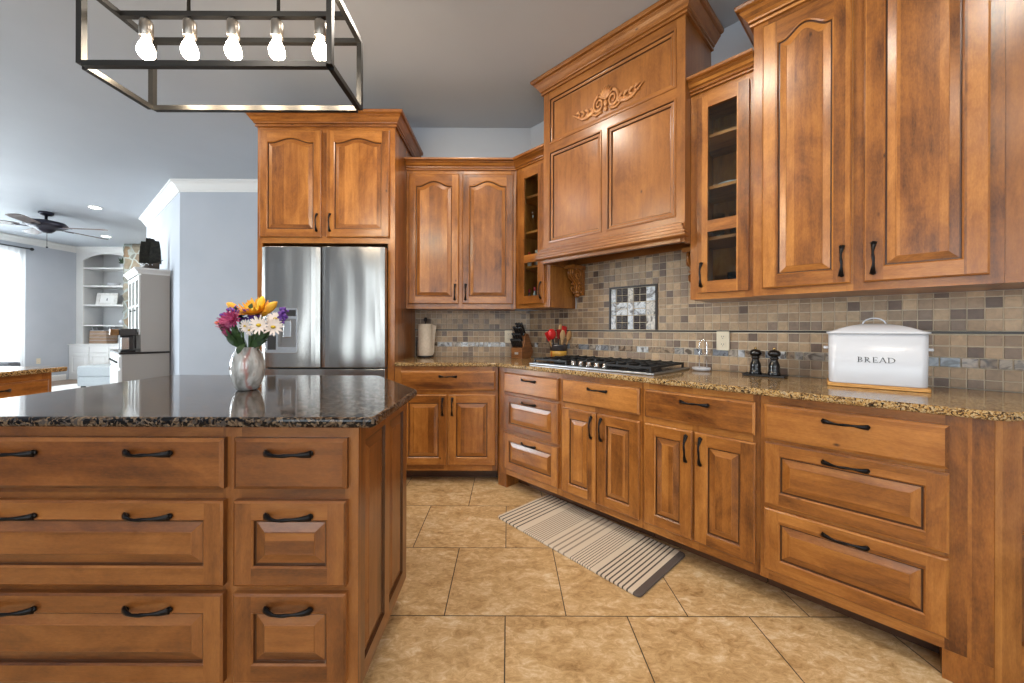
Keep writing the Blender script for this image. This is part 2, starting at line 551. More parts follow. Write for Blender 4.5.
# ================================================================== ROOM
def boxo(name, x0, x1, y0, y1, z0, z1, mat, **kw):
    return MB().box(x0, x1, y0, y1, z0, z1).build(name, mat, **kw)

struct(boxo('floor', -3.0, 3.2, -3.2, 5.0, -0.1, 0.0, FLOOR))
def plank_mat():
    m = NT('living_room_planks')
    tc = m.n('ShaderNodeTexCoord')
    br = m.n('ShaderNodeTexBrick', offset=0.37)
    br.inputs['Color1'].default_value = (0.16, 0.10, 0.06, 1); br.inputs['Color2'].default_value = (0.24, 0.155, 0.095, 1)
    br.inputs['Mortar'].default_value = (0.05, 0.03, 0.02, 1)
    br.inputs['Scale'].default_value = 1.0; br.inputs['Brick Width'].default_value = 1.4; br.inputs['Row Height'].default_value = 0.13
    br.inputs['Mortar Size'].default_value = 0.003
    m.l(tc, 'Object', br, 'Vector'); m.l(br, 'Color', m.b, 'Base Color'); m.set(Roughness=0.35)
    return m.m
struct(boxo('floor.001', -10.0, -3.0, -3.2, 9.4, -0.1, 0.0, plank_mat()))
struct(boxo('floor.002', -3.0, 3.2, 5.0, 9.4, -0.1, 0.0, bpy.data.materials['living_room_planks']))
struct(boxo('ceiling', -10.1, 3.4, -3.2, 9.5, CEIL, CEIL + 0.1, CEIL_PAINT))
# kitchen back wall (behind the refrigerator and the left counter), ends where the angled wall begins
bx = RP(-0.271, WT)
struct(MB().prism([(-1.98, WALL_Y), (bx.x, WALL_Y), (bx.x + .08, WALL_Y + .14), (-1.98, WALL_Y + .14)], 0, CEIL).build('wall_back', WALL_PAINT))
p1, p2, p3, p4 = RP(-0.271, WT), RP(3.35, WT), RP(3.35, WT + .14), RP(-0.20, WT + .14)
struct(MB().prism([(p.x, p.y) for p in (p1, p2, p3, p4)], 0, CEIL).build('wall_right', WALL_PAINT))
struct(boxo('wall_right.001', p2.x - .01, p2.x + .13, -3.2, p2.y + .02, 0, CEIL, WALL_PAINT))
# partition beyond the refrigerator: straight stretch, then an angled return towards the living room
PA, PB = Vector((-4.16, 4.81)), Vector((-4.16 - 0.77 * 2.6, 4.81 + 0.64 * 2.6))
struct(MB().prism([(-1.86, 4.81), (-1.86, 4.95), (PA.x + .05, 4.95), (PB.x + .09, PB.y + .12), (PB.x, PB.y), (PA.x, PA.y)], 0, CEIL).build('wall_back.001', WALL_PAINT))
struct(boxo('wall_back.002', -1.98, -1.86, WALL_Y, 4.81, 0, CEIL, WALL_PAINT))
struct(boxo('wall_back.003', -10.1, -3.5, 9.3, 9.44, 0, CEIL, WALL_PAINT))
# left wall of the living room with two window openings
LX = -9.95
wl = MB()
for (y0, y1, z0, z1) in ((-3.2, 1.4, 0, CEIL), (3.8, 5.5, 0, CEIL), (7.7, 9.4, 0, CEIL), (1.4, 3.8, 0, .35), (5.5, 7.7, 0, .35), (1.4, 3.8, 2.65, CEIL), (5.5, 7.7, 2.65, CEIL)):
    wl.box(LX - .14, LX, y0, y1, z0, z1)
struct(wl.build('wall_left', WALL_PAINT, weld=False))
# wall behind the camera with three window openings
wf = MB()
ox = [(-3.25, -1.95), (-1.35, -0.05), (0.55, 1.85)]
xs = [-10.1] + [q for p in ox for q in p] + [p2.x + .13]
for i in range(0, len(xs), 2):
    wf.box(xs[i], xs[i + 1], -3.14, -3.0, 0, CEIL)
for a, b in ox:
    wf.box(a, b, -3.14, -3.0, 0, .5); wf.box(a, b, -3.14, -3.0, 2.5, CEIL)
struct(wf.build('wall_front', WALL_PAINT, weld=False))
def window(name, parent_fn, a, b, z0, z1):
    f = MB()
    w = .05
    for (u0, u1, v0, v1) in ((a, a + w, z0, z1), (b - w, b, z0, z1), (a + w, b - w, z0, z0 + w), (a + w, b - w, z1 - w, z1), (a + w, b - w, (z0 + z1) / 2 - .02, (z0 + z1) / 2 + .02), ((a + b) / 2 - .012, (a + b) / 2 + .012, z0 + w, z1 - w)):
        f.box(*parent_fn(u0, u1), v0, v1)
    o = struct(f.build(name, WHITE_PAINT, weld=False))
    g = MB(); g.box(*parent_fn(a + w, b - w, True), z0 + w, z1 - w)
    g.build('window_pane', CLEAR, o)
    return o
window('window_1', lambda u0, u1, gl=False: (LX - .10 if not gl else LX - .085, LX - .05 if not gl else LX - .08, u0, u1), 5.5, 7.7, .35, 2.65)
window('window_2', lambda u0, u1, gl=False: (LX - .10 if not gl else LX - .085, LX - .05 if not gl else LX - .08, u0, u1), 1.4, 3.8, .35, 2.65)
for i, (a, b) in enumerate(ox):
    window('window_%d' % (i + 3), lambda u0, u1, gl=False: (u0, u1, -3.11 if not gl else -3.09, -3.06 if not gl else -3.085), a, b, .5, 2.5)

# living-room crown moulding
CROWN_ROOM = [(0, 0), (.012, 0), (.012, -.0), (.016, .02), (.03, .035), (.06, .08), (.085, .10), (.10, .105), (.10, .13), (0, .13)]
def crown_room(name, path, **kw):
    return struct(MB().sweep(path, CROWN_ROOM, CEIL - .131, **kw).build(name, WHITE_PAINT))
crown_room('trim_1', [tuple(PB), tuple(PA), (-1.981, 4.81)])
crown_room('trim_2', [(LX, 1.0), (LX, 8.74)])
BASEB = [(0, 0), (.014, 0), (.014, .11), (.008, .125), (0, .125)]
struct(MB().sweep([tuple(PB), tuple(PA), (-1.981, 4.81)], BASEB, 0.0).build('baseboard_back', WHITE_PAINT))
struct(MB().sweep([(LX, 3.0), (LX, 8.55)], BASEB, 0.0).build('baseboard_left', WHITE_PAINT))

# ================================================================== CABINET PARTS
DT = 0.02
def arch_shape(u):
    v = abs(u)
    if v > .86: return 0.0
    return (0.5 + 0.5 * math.cos(PI * v / .86)) ** 0.85

def outline(x0, x1, z0, z1, amp, n):
    pts = [(x0, z0), (x1, z0)]
    for i in range(n + 1):
        u = 1 - 2 * i / n
        pts.append((x0 + (x1 - x0) * (u + 1) / 2, z1 + amp * arch_shape(u)))
    return pts

def door_mesh(w, h, fw=.056, amp=0.0, rail=None, slab=False):
    """raised-panel front; back at y=0, face at y=-DT"""
    mb = MB()
    rl = rail or fw
    V = (0, 0, 1); Hh = (1, 0, 0)
    c = .010 if slab else .006
    dep = .006 if slab else .004
    y1 = -DT + dep
    # edges and chamfer
    mb.piece()
    o = [(0, 0), (w, 0), (w, h), (0, h)]; i_ = [(c, c), (w - c, c), (w - c, h - c), (c, h - c)]
    mb.face([(p[0], 0, p[1]) for p in reversed(o)], V)
    for k in range(4):
        a, b = o[k], o[(k + 1) % 4]; ai, bi = i_[k], i_[(k + 1) % 4]
        gg = Hh if k in (0, 2) else V
        mb.face([(a[0], 0, a[1]), (b[0], 0, b[1]), (b[0], y1, b[1]), (a[0], y1, a[1])], gg)
        mb.face([(a[0], y1, a[1]), (b[0], y1, b[1]), (bi[0], -DT, bi[1]), (ai[0], -DT, ai[1])], gg)
    if slab:
        mb.piece()
        mb.face([(p[0], -DT, p[1]) for p in i_], Hh if w > h else V)
        return mb
    # stiles
    for (a, b) in ((c, fw), (w - fw, w - c)):
        mb.piece(); mb.face([(a, -DT, c), (b, -DT, c), (b, -DT, h - c), (a, -DT, h - c)], V)
    # rails
    mb.piece(); mb.face([(fw, -DT, c), (w - fw, -DT, c), (w - fw, -DT, rl), (fw, -DT, rl)], Hh)
    n = 18 if amp else 1
    zt = h - rl - amp
    mb.piece()
    L0 = outline(fw, w - fw, rl, zt, amp, n)
    top = L0[2:]
    for k in range(len(top) - 1):
        a, b = top[k], top[k + 1]
        mb.face([(b[0], -DT, b[1]), (a[0], -DT, a[1]), (a[0], -DT, h - c), (b[0], -DT, h - c)], Hh)
    # stepped groove and raised field
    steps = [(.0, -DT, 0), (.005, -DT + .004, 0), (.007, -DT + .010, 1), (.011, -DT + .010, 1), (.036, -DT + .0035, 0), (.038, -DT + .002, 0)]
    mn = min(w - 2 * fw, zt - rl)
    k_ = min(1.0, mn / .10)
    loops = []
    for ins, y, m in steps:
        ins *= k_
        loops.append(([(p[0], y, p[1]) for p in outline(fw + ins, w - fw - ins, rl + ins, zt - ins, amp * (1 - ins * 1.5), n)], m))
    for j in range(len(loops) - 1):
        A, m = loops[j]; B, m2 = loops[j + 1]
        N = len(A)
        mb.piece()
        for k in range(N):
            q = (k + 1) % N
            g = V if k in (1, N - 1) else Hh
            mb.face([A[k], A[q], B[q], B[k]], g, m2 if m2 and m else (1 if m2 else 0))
    B = loops[-1][0]
    mb.piece()
    tp = B[2:]
    bl, br = B[0], B[1]
    gg = V if (zt - rl) > (w - 2 * fw) * .8 or amp else Hh
    for k in range(len(tp) - 1):
        a, b = tp[k], tp[k + 1]
        mb.face([(b[0], b[1], bl[2]), (a[0], a[1], bl[2]), a, b], gg)
    return mb

# bow pull handle, made once
def handle_mesh():
    mb = MB()
    L = .128
    pts, rad = [], []
    n = 22
    for i in range(n + 1):
        u = -1 + 2 * i / n
        x = u * L / 2
        y = -.006 - .020 * (1 - abs(u) ** 2.6)
        tw = .0010 * math.cos(u * 9)
        r = .0042 + .0030 * abs(u) ** 3 + tw * .6
        pts.append((x, y, .0012 * math.sin(u * 5)))
        rad.append((r * .85, r * (1.15 + .5 * abs(u) ** 4)))
    mb.tube(pts, rad, 10, flat=(0, 1, 0))
    for sx in (-1, 1):
        mb.ball((sx * (L / 2 - .003), -.005, 0), .0085, 10, sq=(1.15, .7, .95))
    return mb
HANDLE0 = handle_mesh().build('handle', BRONZE)
_first = [True]
def handle(parent, x, z, vertical=False, y=-DT):
    if _first[0]:
        o = HANDLE0; _first[0] = False
    else:
        o = HANDLE0.copy(); COL.objects.link(o)
    o.parent = parent
    o.location = (x, y, z)
    o.rotation_euler = (0, PI / 2, 0) if vertical else (0, 0, 0)
    return o

def door(parent, x0, x1, z0, z1, side, mats, amp=0.0, hz=None, name='door', fw=.056, y=0.0):
    d = door_mesh(x1 - x0, z1 - z0, amp=amp, fw=fw).build(name, mats, parent, loc=(x0, y, z0))
    if side:
        hx = fw * .52 if side == 'l' else (x1 - x0) - fw * .52
        handle(d, hx, hz - z0, True)
    return d

def drawer(parent, x0, x1, z0, z1, mats, slab=False, hx=(None,), y=0.0):
    d = door_mesh(x1 - x0, z1 - z0, fw=.052, slab=slab).build('drawer', mats, parent, loc=(x0, y, z0))
    for q in hx:
        handle(d, ((x1 - x0) / 2 if q is None else q - x0), (z1 - z0) - .04)
    return d

def face_frame(parent, x0, x1, z0, z1, stiles, rails, mat, name='face_frame', th=.018):
    """stiles: list of (a,b); rails: list of (za,zb)"""
    f = MB()
    st = sorted(stiles)
    for a, b in st:
        f.box(a, b, 0, th, z0, z1, (0, 0, 1))
    for i in range(len(st) - 1):
        for za, zb in rails:
            f.box(st[i][1], st[i + 1][0], 0, th, za, zb, (1, 0, 0))
    return f.build(name, mat, parent, weld=False)

CROWN = [(0, 0), (.014, 0), (.015, .010), (.009, .012), (.009, .018), (.020, .021), (.022, .029), (.026, .033), (.033, .042), (.043, .056), (.053, .068),
         (.049, .070), (.049, .076), (.064, .079), (.068, .084), (.070, .096), (.070, .100), (0, .100)]
CROWN_LOW = [(o_, u_ * .78) for o_, u_ in CROWN]

# ================================================================== BASE CABINETS
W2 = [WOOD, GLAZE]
TOPZ = .884
Z_TOP = (.705, .850); Z_MID = (.427, .690); Z_LOW = (.145, .408); Z_DOOR = (.145, .672)
RAILS3 = [(.10, .155), (.40, .44), (.68, .715), (.84, TOPZ)]
RAILS2 = [(.10, .155), (.66, .715), (.84, TOPZ)]

def base_cabinet(label, loc, rz, W, stiles, rails, depth=.61, mat=WOOD, toe=True):
    t = empty('base_cabinet', label, 'cabinet', loc, rz, 'base cabinets')
    MB().box(0.001, W - .001, .0185, depth, .10, TOPZ, (0, 0, 1)).build('body', mat, t)
    face_frame(t, 0, W, .10, TOPZ, stiles, rails, mat)
    if toe:
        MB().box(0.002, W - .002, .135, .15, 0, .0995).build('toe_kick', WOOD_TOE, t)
    return t

# back run (left of the angle)
X0 = -.850
t = base_cabinet('honey maple base cabinet beside the refrigerator, one wide drawer over two doors', (X0, 2.86, 0), 0, .775,
                 [(0, .048), (.735, .775), (.37, .42)], RAILS2, depth=.635)
drawer(t, .047, .757, *Z_TOP, W2, True)
door(t, .047, .392, *Z_DOOR, 'r', W2, hz=.585)
door(t, .406, .757, *Z_DOOR, 'l', W2, hz=.585)
# range run
def run_base(label, s0, s1, stiles, rails, **kw):
    p = RP(s0, 0)
    return base_cabinet(label, (p.x, p.y, 0), RUN_A, s1 - s0, stiles, rails, **kw)
t = run_base('narrow maple stack of three drawers at the inner corner of the counter', .002, .596,
             [(-.0, .086), (.56, .594)], RAILS3)
MB().box(.0, .086, .0, .13, 0, .0995, (0, 0, 1)).build('corner_foot', WOOD, t)
drawer(t, .072, .578, *Z_TOP, W2, True); drawer(t, .076, .578, *Z_MID, W2); drawer(t, .076, .578, *Z_LOW, W2)
t = run_base('maple base cabinet under the gas cooktop, one drawer over two doors', .597, 1.148,
             [(0, .03), (.525, .551), (.25, .285)], RAILS2)
drawer(t, .016, .534, *Z_TOP, W2, True)
door(t, .014, .266, *Z_DOOR, 'r', W2, hz=.585); door(t, .274, .536, *Z_DOOR, 'l', W2, hz=.585)
t = run_base('maple base cabinet right of the cooktop, one drawer over two doors', 1.149, 1.682,
             [(0, .03), (.505, .533), (.25, .28)], RAILS2)
drawer(t, .012, .516, *Z_TOP, W2, True)
door(t, .012, .256, *Z_DOOR, 'r', W2, hz=.585); door(t, .264, .518, *Z_DOOR, 'l', W2, hz=.585)
S_END = 2.311
t = run_base('wide maple base cabinet of three drawers with corner post, under the bread box', 1.683, S_END,
             [(0, .03), (.525, .574), (.574, S_END - 1.683)], RAILS3, depth=.60)
drawer(t, .016, .534, *Z_TOP, W2, True); drawer(t, .016, .534, *Z_MID, W2); drawer(t, .016, .534, *Z_LOW, W2)
MB().box(.52, S_END - 1.683, .0, .13, 0, .0995, (0, 0, 1)).build('post_foot', WOOD, t)
# finished end: a panel square to the photographer, from the post to the wall
pe = RP(S_END, 0)
end = empty('end_panel', 'maple finished end panel at the far right end of the counter', 'cabinet panel', (pe.x + .002, pe.y, 0), 0)
MB().box(0, .82, .018, .03, 0, TOPZ, (0, 0, 1)).build('board', WOOD, end)
fr = MB()
fr.box(0, .085, 0, .018, 0, TOPZ, (0, 0, 1)); fr.box(.74, .82, 0, .018, 0, TOPZ, (0, 0, 1))
for za, zb in ((0, .17), (.45, .52), (.80, TOPZ)): fr.box(.085, .74, 0, .018, za, zb)
fr.build('panel_frame', WOOD, end, weld=False)

# ---- tan granite worktop (one continuous slab over both runs)
yb = 2.830
def line_x(y, t_):   # point of the line at offset t_ with this Y
    s = (C0.y + NN.y * t_ - y) / -EE.y
    return RP(s, t_)
c1 = line_x(yb, -.035)
e1 = RP(S_END + .012, -.035)
yend = e1.y
w1 = line_x(yend, WT - .002)
cw = line_x(WALL_Y - .002, WT - .002)
def rounded(poly, idx, r, n=5):
    out = []
    for i, p in enumerate(poly):
        p = Vector(p)
        if i not in idx:
            out.append(tuple(p)); continue
        a = Vector(poly[i - 1]); b = Vector(poly[(i + 1) % len(poly)])
        d1 = (a - p).normalized(); d2 = (b - p).normalized()
        for k in range(n + 1):
            u = k / n
            q = (p + d1 * r) * (1 - u) ** 2 + p * 2 * u * (1 - u) + (p + d2 * r) * u ** 2
            out.append(tuple(q))
    return out
poly = [(-.848, WALL_Y - .002), (-.848, yb), (c1.x, yb), (e1.x, e1.y), (w1.x, yend), (cw.x, WALL_Y - .002)]
poly = rounded(poly, [3], .03)
tag(MB().prism(poly, TOPZ + .0005, .914).build('countertop', GRANITE_TAN, bevel=.009, seg=3),
    'polished tan and brown granite worktop running round the corner under the backsplash', 'countertop')

# ================================================================== BACKSPLASH
PAL = [(lin(186, 158, 126), 5), (lin(172, 144, 114), 6), (lin(158, 133, 108), 4), (lin(138, 117, 100), 3), (lin(112, 92, 79), 2)]
bag = [c for c, k in PAL for _ in range(k)]
def pick():
    c = R.choice(bag); k = R.uniform(.9, 1.1)
    return tuple(min(1, v * k) for v in c)

def tile_box(mb, x0, x1, z0, z1, y, th, g=.0020, b=.0010, m=0):
    x0 += g; x1 -= g; z0 += g; z1 -= g
    o = [(x0, z0), (x1, z0), (x1, z1), (x0, z1)]
    i_ = [(x0 + b, z0 + b), (x1 - b, z0 + b), (x1 - b, z1 - b), (x0 + b, z1 - b)]
    for k in range(4):
        a, c = o[k], o[(k + 1) % 4]; ai, ci = i_[k], i_[(k + 1) % 4]
        mb.face([(a[0], y, a[1]), (c[0], y, c[1]), (c[0], y - th + b, c[1]), (a[0], y - th + b, a[1])], m=m)
        mb.face([(a[0], y - th + b, a[1]), (c[0], y - th + b, c[1]), (ci[0], y - th, ci[1]), (ai[0], y - th, ai[1])], m=m)
    mb.face([(p[0], y - th, p[1]) for p in i_], m=m)

TS = .0485
Z_ACC = (1.003, 1.047); Z_LIN = (1.150, 1.163)
def backsplash(label, loc, rz, x0, x1, ztop, hood=None, panel=None):
    """ztop above the worktop; hood=(xa,xb,z) goes higher there; panel=(xa,xb,za,zb) is left free"""
    t = empty('tile_backsplash', label, 'backsplash', loc, rz, 'mosaic tile backsplash')
    gm = MB()
    gm.box(x0, x1, -.004, -.0005, .9145, ztop)
    if hood: gm.box(hood[0], hood[1], -.004, -.0005, ztop, hood[2])
    gm.build('grout', GROUT, t, weld=False)
    tm = MB()
    def rows(z0, z1, xa, xb):
        z = z0
        while z < z1 - .008:
            ze = min(z + TS, z1)
            k = 0
            x = x0 + math.floor((xa - x0) / TS) * TS
            while x < xb - .004:
                a, b = max(x, xa), min(x + TS, xb)
                x += TS
                if b - a < .006: continue
                if panel and b > panel[0] + .004 and a < panel[1] - .004 and ze > panel[2] and z < panel[3] - .004:
                    if ze > panel[3] + .006:
                        tm.c = pick(); tile_box(tm, a, b, panel[3], ze, -.004, .003)
                        if z > panel[3] - .004: continue
                    if a < panel[0] - .006: b2, a2 = panel[0], a
                    elif b > panel[1] + .006: a2, b2 = panel[1], b
                    else: continue
                    a, b = a2, b2
                tm.c = pick()
                tile_box(tm, a, b, z, ze, -.004, .003)
            z += TS
    rows(.9147, .955, x0, x1); rows(.955, Z_ACC[0], x0, x1)
    rows(Z_ACC[1], 1.0985, x0, x1); rows(1.0985, Z_LIN[0], x0, x1)
    rows(Z_LIN[1], ztop, x0, x1)
    if hood: rows(ztop + .0, hood[2], hood[0], hood[1])
    tm.build('mosaic_tiles', TILE, t, weld=False, colour=True)
    am = MB()
    x = x0
    while x < x1 - .02:
        wd = R.choice([.038, .05, .062, .075, .09])
        b = min(x + wd, x1)
        q = R.random()
        am.c = R.choice([(.50, .51, .53), (.58, .58, .58), (.22, .23, .25), (.34, .31, .28), (.40, .34, .28)]) if q < .72 else (.33, .24, .165)
        tile_box(am, x, b, Z_ACC[0], Z_ACC[1], -.004, .006)
        x = b
    am.build('accent_strip', PEARL, t, weld=False, colour=True)
    if panel:
        lm = MB()
        spans = [(x0, x1)]
    else:
        spans = [(x0, x1)]
    lm = MB()
    for a, b in spans:
        lm.prism([(-.004, Z_LIN[0] + .001), (-.013, Z_LIN[0] + .003), (-.013, Z_LIN[1] - .003), (-.004, Z_LIN[1] - .001)], a, b, axis='x')
    lm.build('liner_trim', LINER, t)
    return t

backsplash('tan mosaic tile backsplash behind the paper towels and knife block', (0, WALL_Y, 0), 0, -.852, cw.x + .0005, 1.334)
pw = RP(0, WT)
PAN = (.558, .934, 1.164, 1.484)
bs = backsplash('mosaic tile backsplash behind the cooktop with pearl accent panel', (pw.x, pw.y, 0), RUN_A, -.268, 2.9, 1.334,
                hood=(.25, 1.262, 1.70), panel=PAN)
# framed accent panel
pf = MB()
a, b, c, d = PAN
for (x0, x1, z0, z1) in ((a, a + .013, c, d), (b - .013, b, c, d), (a + .013, b - .013, d - .013, d)):
    pf.box(x0, x1, -.014, -.004, z0, z1)
apf = pf.build('accent_panel_frame', LINER, bs, weld=False)
pm = MB(); pds = []
ia, ib, ic, id_ = a + .014, b - .014, c + .001, d - .014
wd = ib - ia
cols = [0, .125, .395, .525, .80, 1.0]
bands = [0, .34, .66, 1.0]
for ci in range(5):
    xa, xb = ia + wd * cols[ci], ia + wd * cols[ci + 1]
    for bi in range(3):
        za, zb = ic + (id_ - ic) * bands[bi], ic + (id_ - ic) * bands[bi + 1]
        if ci in (1, 3) and bi in (0, 2):
            for u in range(2):
                for v in range(2):
                    x0, x1 = xa + (xb - xa) * u / 2, xa + (xb - xa) * (u + 1) / 2
                    z0, z1 = za + (zb - za) * v / 2, za + (zb - za) * (v + 1) / 2
                    if u == 0 and v == 0: pd = MB(); pds.append(pd)
                    pd.c = (.045, .030, .026)
                    tile_box(pd, x0, x1, z0, z1, -.004, .007, b=.006)
                    xm, zm = (x0 + x1) / 2, (z0 + z1) / 2
                    tile_box(pd, xm - .009, xm + .009, zm - .009, zm + .009, -.010, .005, b=.004)
        elif ci in (1, 3):
            zm = (za + zb) / 2
            for z0, z1 in ((za, zm), (zm, zb)):
                pm.c = R.choice([(.80, .82, .84), (.72, .75, .78)])
                tile_box(pm, xa, xb, z0, z1, -.004, .006, g=.003)
        else:
            pm.c = R.choice([(.80, .81, .82), (.74, .77, .80), (.70, .66, .60)])
            tile_box(pm, xa, xb, za, zb, -.004, .006, g=.003)
pm.build('pearl_tiles', PEARL, bs, weld=False, colour=True)
RELIEF = tile_attr('dark_relief', .25, .1)
for pd in pds: pd.build('dark_relief_tile', RELIEF, bs, weld=False, colour=True)

def outlet(name, label, loc, rz, w=.072, h=.116, group='wall outlets'):
    t = empty(name, label, 'outlet', loc, rz, group)
    MB().box(-w / 2, w / 2, -.006, 0, 0, h).build('cover_plate', IVORY, t, bevel=.003)
    for k in (0.30, 0.70):
        sm = MB()
        sm.prism(rounded([(-.017, h * k - .014), (.017, h * k - .014), (.017, h * k + .014), (-.017, h * k + .014)], [0, 1, 2, 3], .008, 3), -.0085, -.0055, axis='y')
        so = sm.build('socket', IVORY, t)
        s2 = MB()
        for sx in (-.006, .006): s2.box(sx - .001, sx + .001, -.0092, -.0084, h * k - .001, h * k + .008)
        s2.box(-.0018, .0018, -.0092, -.0084, h * k - .009, h * k - .005)
        s2.build('slots', BLACK, so, weld=False)
    return t
q = RP(1.347, WT - .0135)
outlet('wall_outlet', 'ivory duplex wall outlet left of the black pepper mills', (q.x, q.y, 1.040), RUN_A)
outlet('wall_outlet', 'ivory wall outlet half hidden behind the knife block', (.005, WALL_Y - .0145, 1.040), 0)
outlet('wall_outlet', 'small pale wall outlet low on the living room wall', (LX + .001, 8.05, .40), PI / 2)

# ================================================================== UPPER CABINETS
UB = 1.335; UT = 2.490
Y_UP = 3.17
EE_in_back = (EE.x, EE.y)
BACK_in_run = (EE.x, NN.x)
# back wall, two arched doors
t = empty('wall_cabinet', 'maple wall cabinet with two arched doors above the paper towels', 'cabinet', (-.850, Y_UP, 0), 0, 'wall cabinets')
Wb = .911
MB().box(.001, Wb - .001, .0185, .3285, UB, UT, (0, 0, 1)).build('body', WOOD, t)
face_frame(t, 0, Wb, UB, UT, [(0, .05), (.42, .48), (.87, Wb)], [(UB, UB + .055), (2.43, UT)], WOOD)
door(t, .022, .438, 1.375, 2.452, 'r', W2, amp=.042, hz=1.472)
door(t, .468, .890, 1.375, 2.452, 'l', W2, amp=.042, hz=1.472)
MB().sweep([(0, 0), (Wb, 0)], CROWN_LOW, UT - .002, nxt=EE_in_back, ).build('crown_moulding', WOOD, t)

def glass_cabinet(label, s0, s1, door_x, hside, fwid):
    p = RP(s0, .31)
    t = empty('glass_cabinet', label, 'cabinet', (p.x, p.y, 0), RUN_A, 'glass-front wall cabinets')
    W = s1 - s0
    b = MB()
    th = .016; dp = .3285
    b.box(.001, th, .0185, dp, UB, UT, (0, 0, 1)); b.box(W - th, W - .001, .0185, dp, UB, UT, (0, 0, 1))
    b.box(th, W - th, dp - .012, dp, UB, UT, (0, 0, 1))
    b.box(th, W - th, .0185, dp - .012, UB, UB + .02); b.box(th, W - th, .0185, dp - .012, UT - .02, UT)
    b.build('body', WOOD, t, weld=False)
    face_frame(t, 0, W, UB, UT, [(0, door_x[0] + .02), (door_x[1] - .02, W)], [(UB, UB + .055), (2.43, UT)], WOOD)
    for z in (1.672, 1.955, 2.243):
        MB().box(th + .001, W - th - .001, .03, dp - .013, z - .009, z + .009).build('shelf', WOOD, t)
    # glazed door
    x0, x1, z0, z1 = door_x[0], door_x[1], 1.37, 2.45
    w = x1 - x0
    d = MB(); fw = fwid
    d.box(0, fw, -DT, 0, 0, z1 - z0, (0, 0, 1)); d.box(w - fw, w, -DT, 0, 0, z1 - z0, (0, 0, 1))
    for za, zb in ((0, .062), (z1 - z0 - .066, z1 - z0), (1.70 - z0, 1.762 - z0)):
        d.box(fw, w - fw, -DT, 0, za, zb)
    do = d.build('door', W2, t, loc=(x0, 0, z0), bevel=.004, weld=False)
    for i, (za, zb) in enumerate(((.062, 1.70 - z0), (1.762 - z0, z1 - z0 - .066))):
        MB().box(fw - .004, w - fw + .004, -.011, -.008, za - .004, zb + .004).build('glass_pane', PANE, do)
    handle(do, fw * .45 if hside == 'l' else w - fw * .45, 1.468 - z0, True)
    return t, W
tl, Wl = glass_cabinet('narrow glass-front maple cabinet in the corner, left of the range hood', -.128, .2405, (.046, .322), 'r', .064)
MB().sweep([(-.003, 0), (Wl, 0)], CROWN_LOW, UT - .002, prev=BACK_in_run).build('crown_moulding', WOOD, tl)
tr, Wr = glass_cabinet('narrow glass-front maple cabinet right of the range hood', 1.272, 1.587, (.040, .291), 'l', .055)
MB().sweep([(0, 0), (Wr, 0)], CROWN_LOW, UT - .002).build('crown_moulding', WOOD, tr)

# tall right wall cabinet
TT = 2.682
p = RP(1.588, .27)
t = empty('wall_cabinet', 'tall two-door maple wall cabinet above the bread box', 'cabinet', (p.x, p.y, 0), RUN_A, 'wall cabinets')
Wt = .772
MB().box(.001, Wt - .001, .0185, .3685, UB, TT, (0, 0, 1)).build('body', WOOD, t)
face_frame(t, 0, Wt, UB, TT, [(0, .06), (.35, .42), (.72, Wt)], [(UB, UB + .05), (2.63, TT)], WOOD)
door(t, .041, .368, 1.368, 2.652, 'r', W2, amp=.048, hz=1.465, fw=.060)
door(t, .405, .738, 1.368, 2.652, 'l', W2, amp=.048, hz=1.465, fw=.060)
MB().sweep([(0, .3685), (0, 0), (1.2, 0)], CROWN, TT - .002).build('crown_moulding', WOOD, t)
t2 = empty('wall_cabinet', 'plain-sided maple wall cabinet at the right edge, next to the tall doors', 'cabinet', tuple(RP(1.588 + Wt + .001, .275)), RUN_A, 'wall cabinets')
MB().box(0, .43, 0, .36, UB, TT, (0, 0, 1)).build('body', WOOD_HOOD, t2)
MB().box(0, .43, -.004, 0, UB, UB + .03).build('bottom_rail', WOOD_HOOD, t2)

# refrigerator surround
FX0, FX1 = -1.888, -.853
t = empty('refrigerator_cabinet', 'maple cabinet with two arched doors built around the refrigerator', 'cabinet', (FX0, 2.86, 0), 0)
Wf = FX1 - FX0
MB().box(.02, Wf - .02, .0185, .635, 1.808, TT, (0, 0, 1)).build('body', WOOD, t)
MB().box(0, .020, .0185, .635, 0, TT, (0, 0, 1)).build('side_panel', WOOD, t)
MB().box(Wf - .020, Wf, .0185, .635, 0, TT, (0, 0, 1)).build('side_panel', WOOD, t)
ff = MB()
ff.box(0, .038, 0, .018, 0, TT, (0, 0, 1)); ff.box(Wf - .052, Wf, 0, .018, 0, TT, (0, 0, 1))
ff.box(.46, .53, 0, .018, 1.86, 2.64, (0, 0, 1)); ff.box(.038, Wf - .052, 0, .018, 1.808, 1.86); ff.box(.038, Wf - .052, 0, .018, 2.64, TT)
ff.build('face_frame', WOOD, t, weld=False)
door(t, .024, .486, 1.850, 2.652, 'r', W2, amp=.034, hz=1.957)
door(t, .526, .996, 1.850, 2.652, 'l', W2, amp=.034, hz=1.957)
MB().sweep([(0, .63), (0, 0), (Wf, 0), (Wf, .63)], CROWN, TT - .002).build('crown_moulding', WOOD, t)

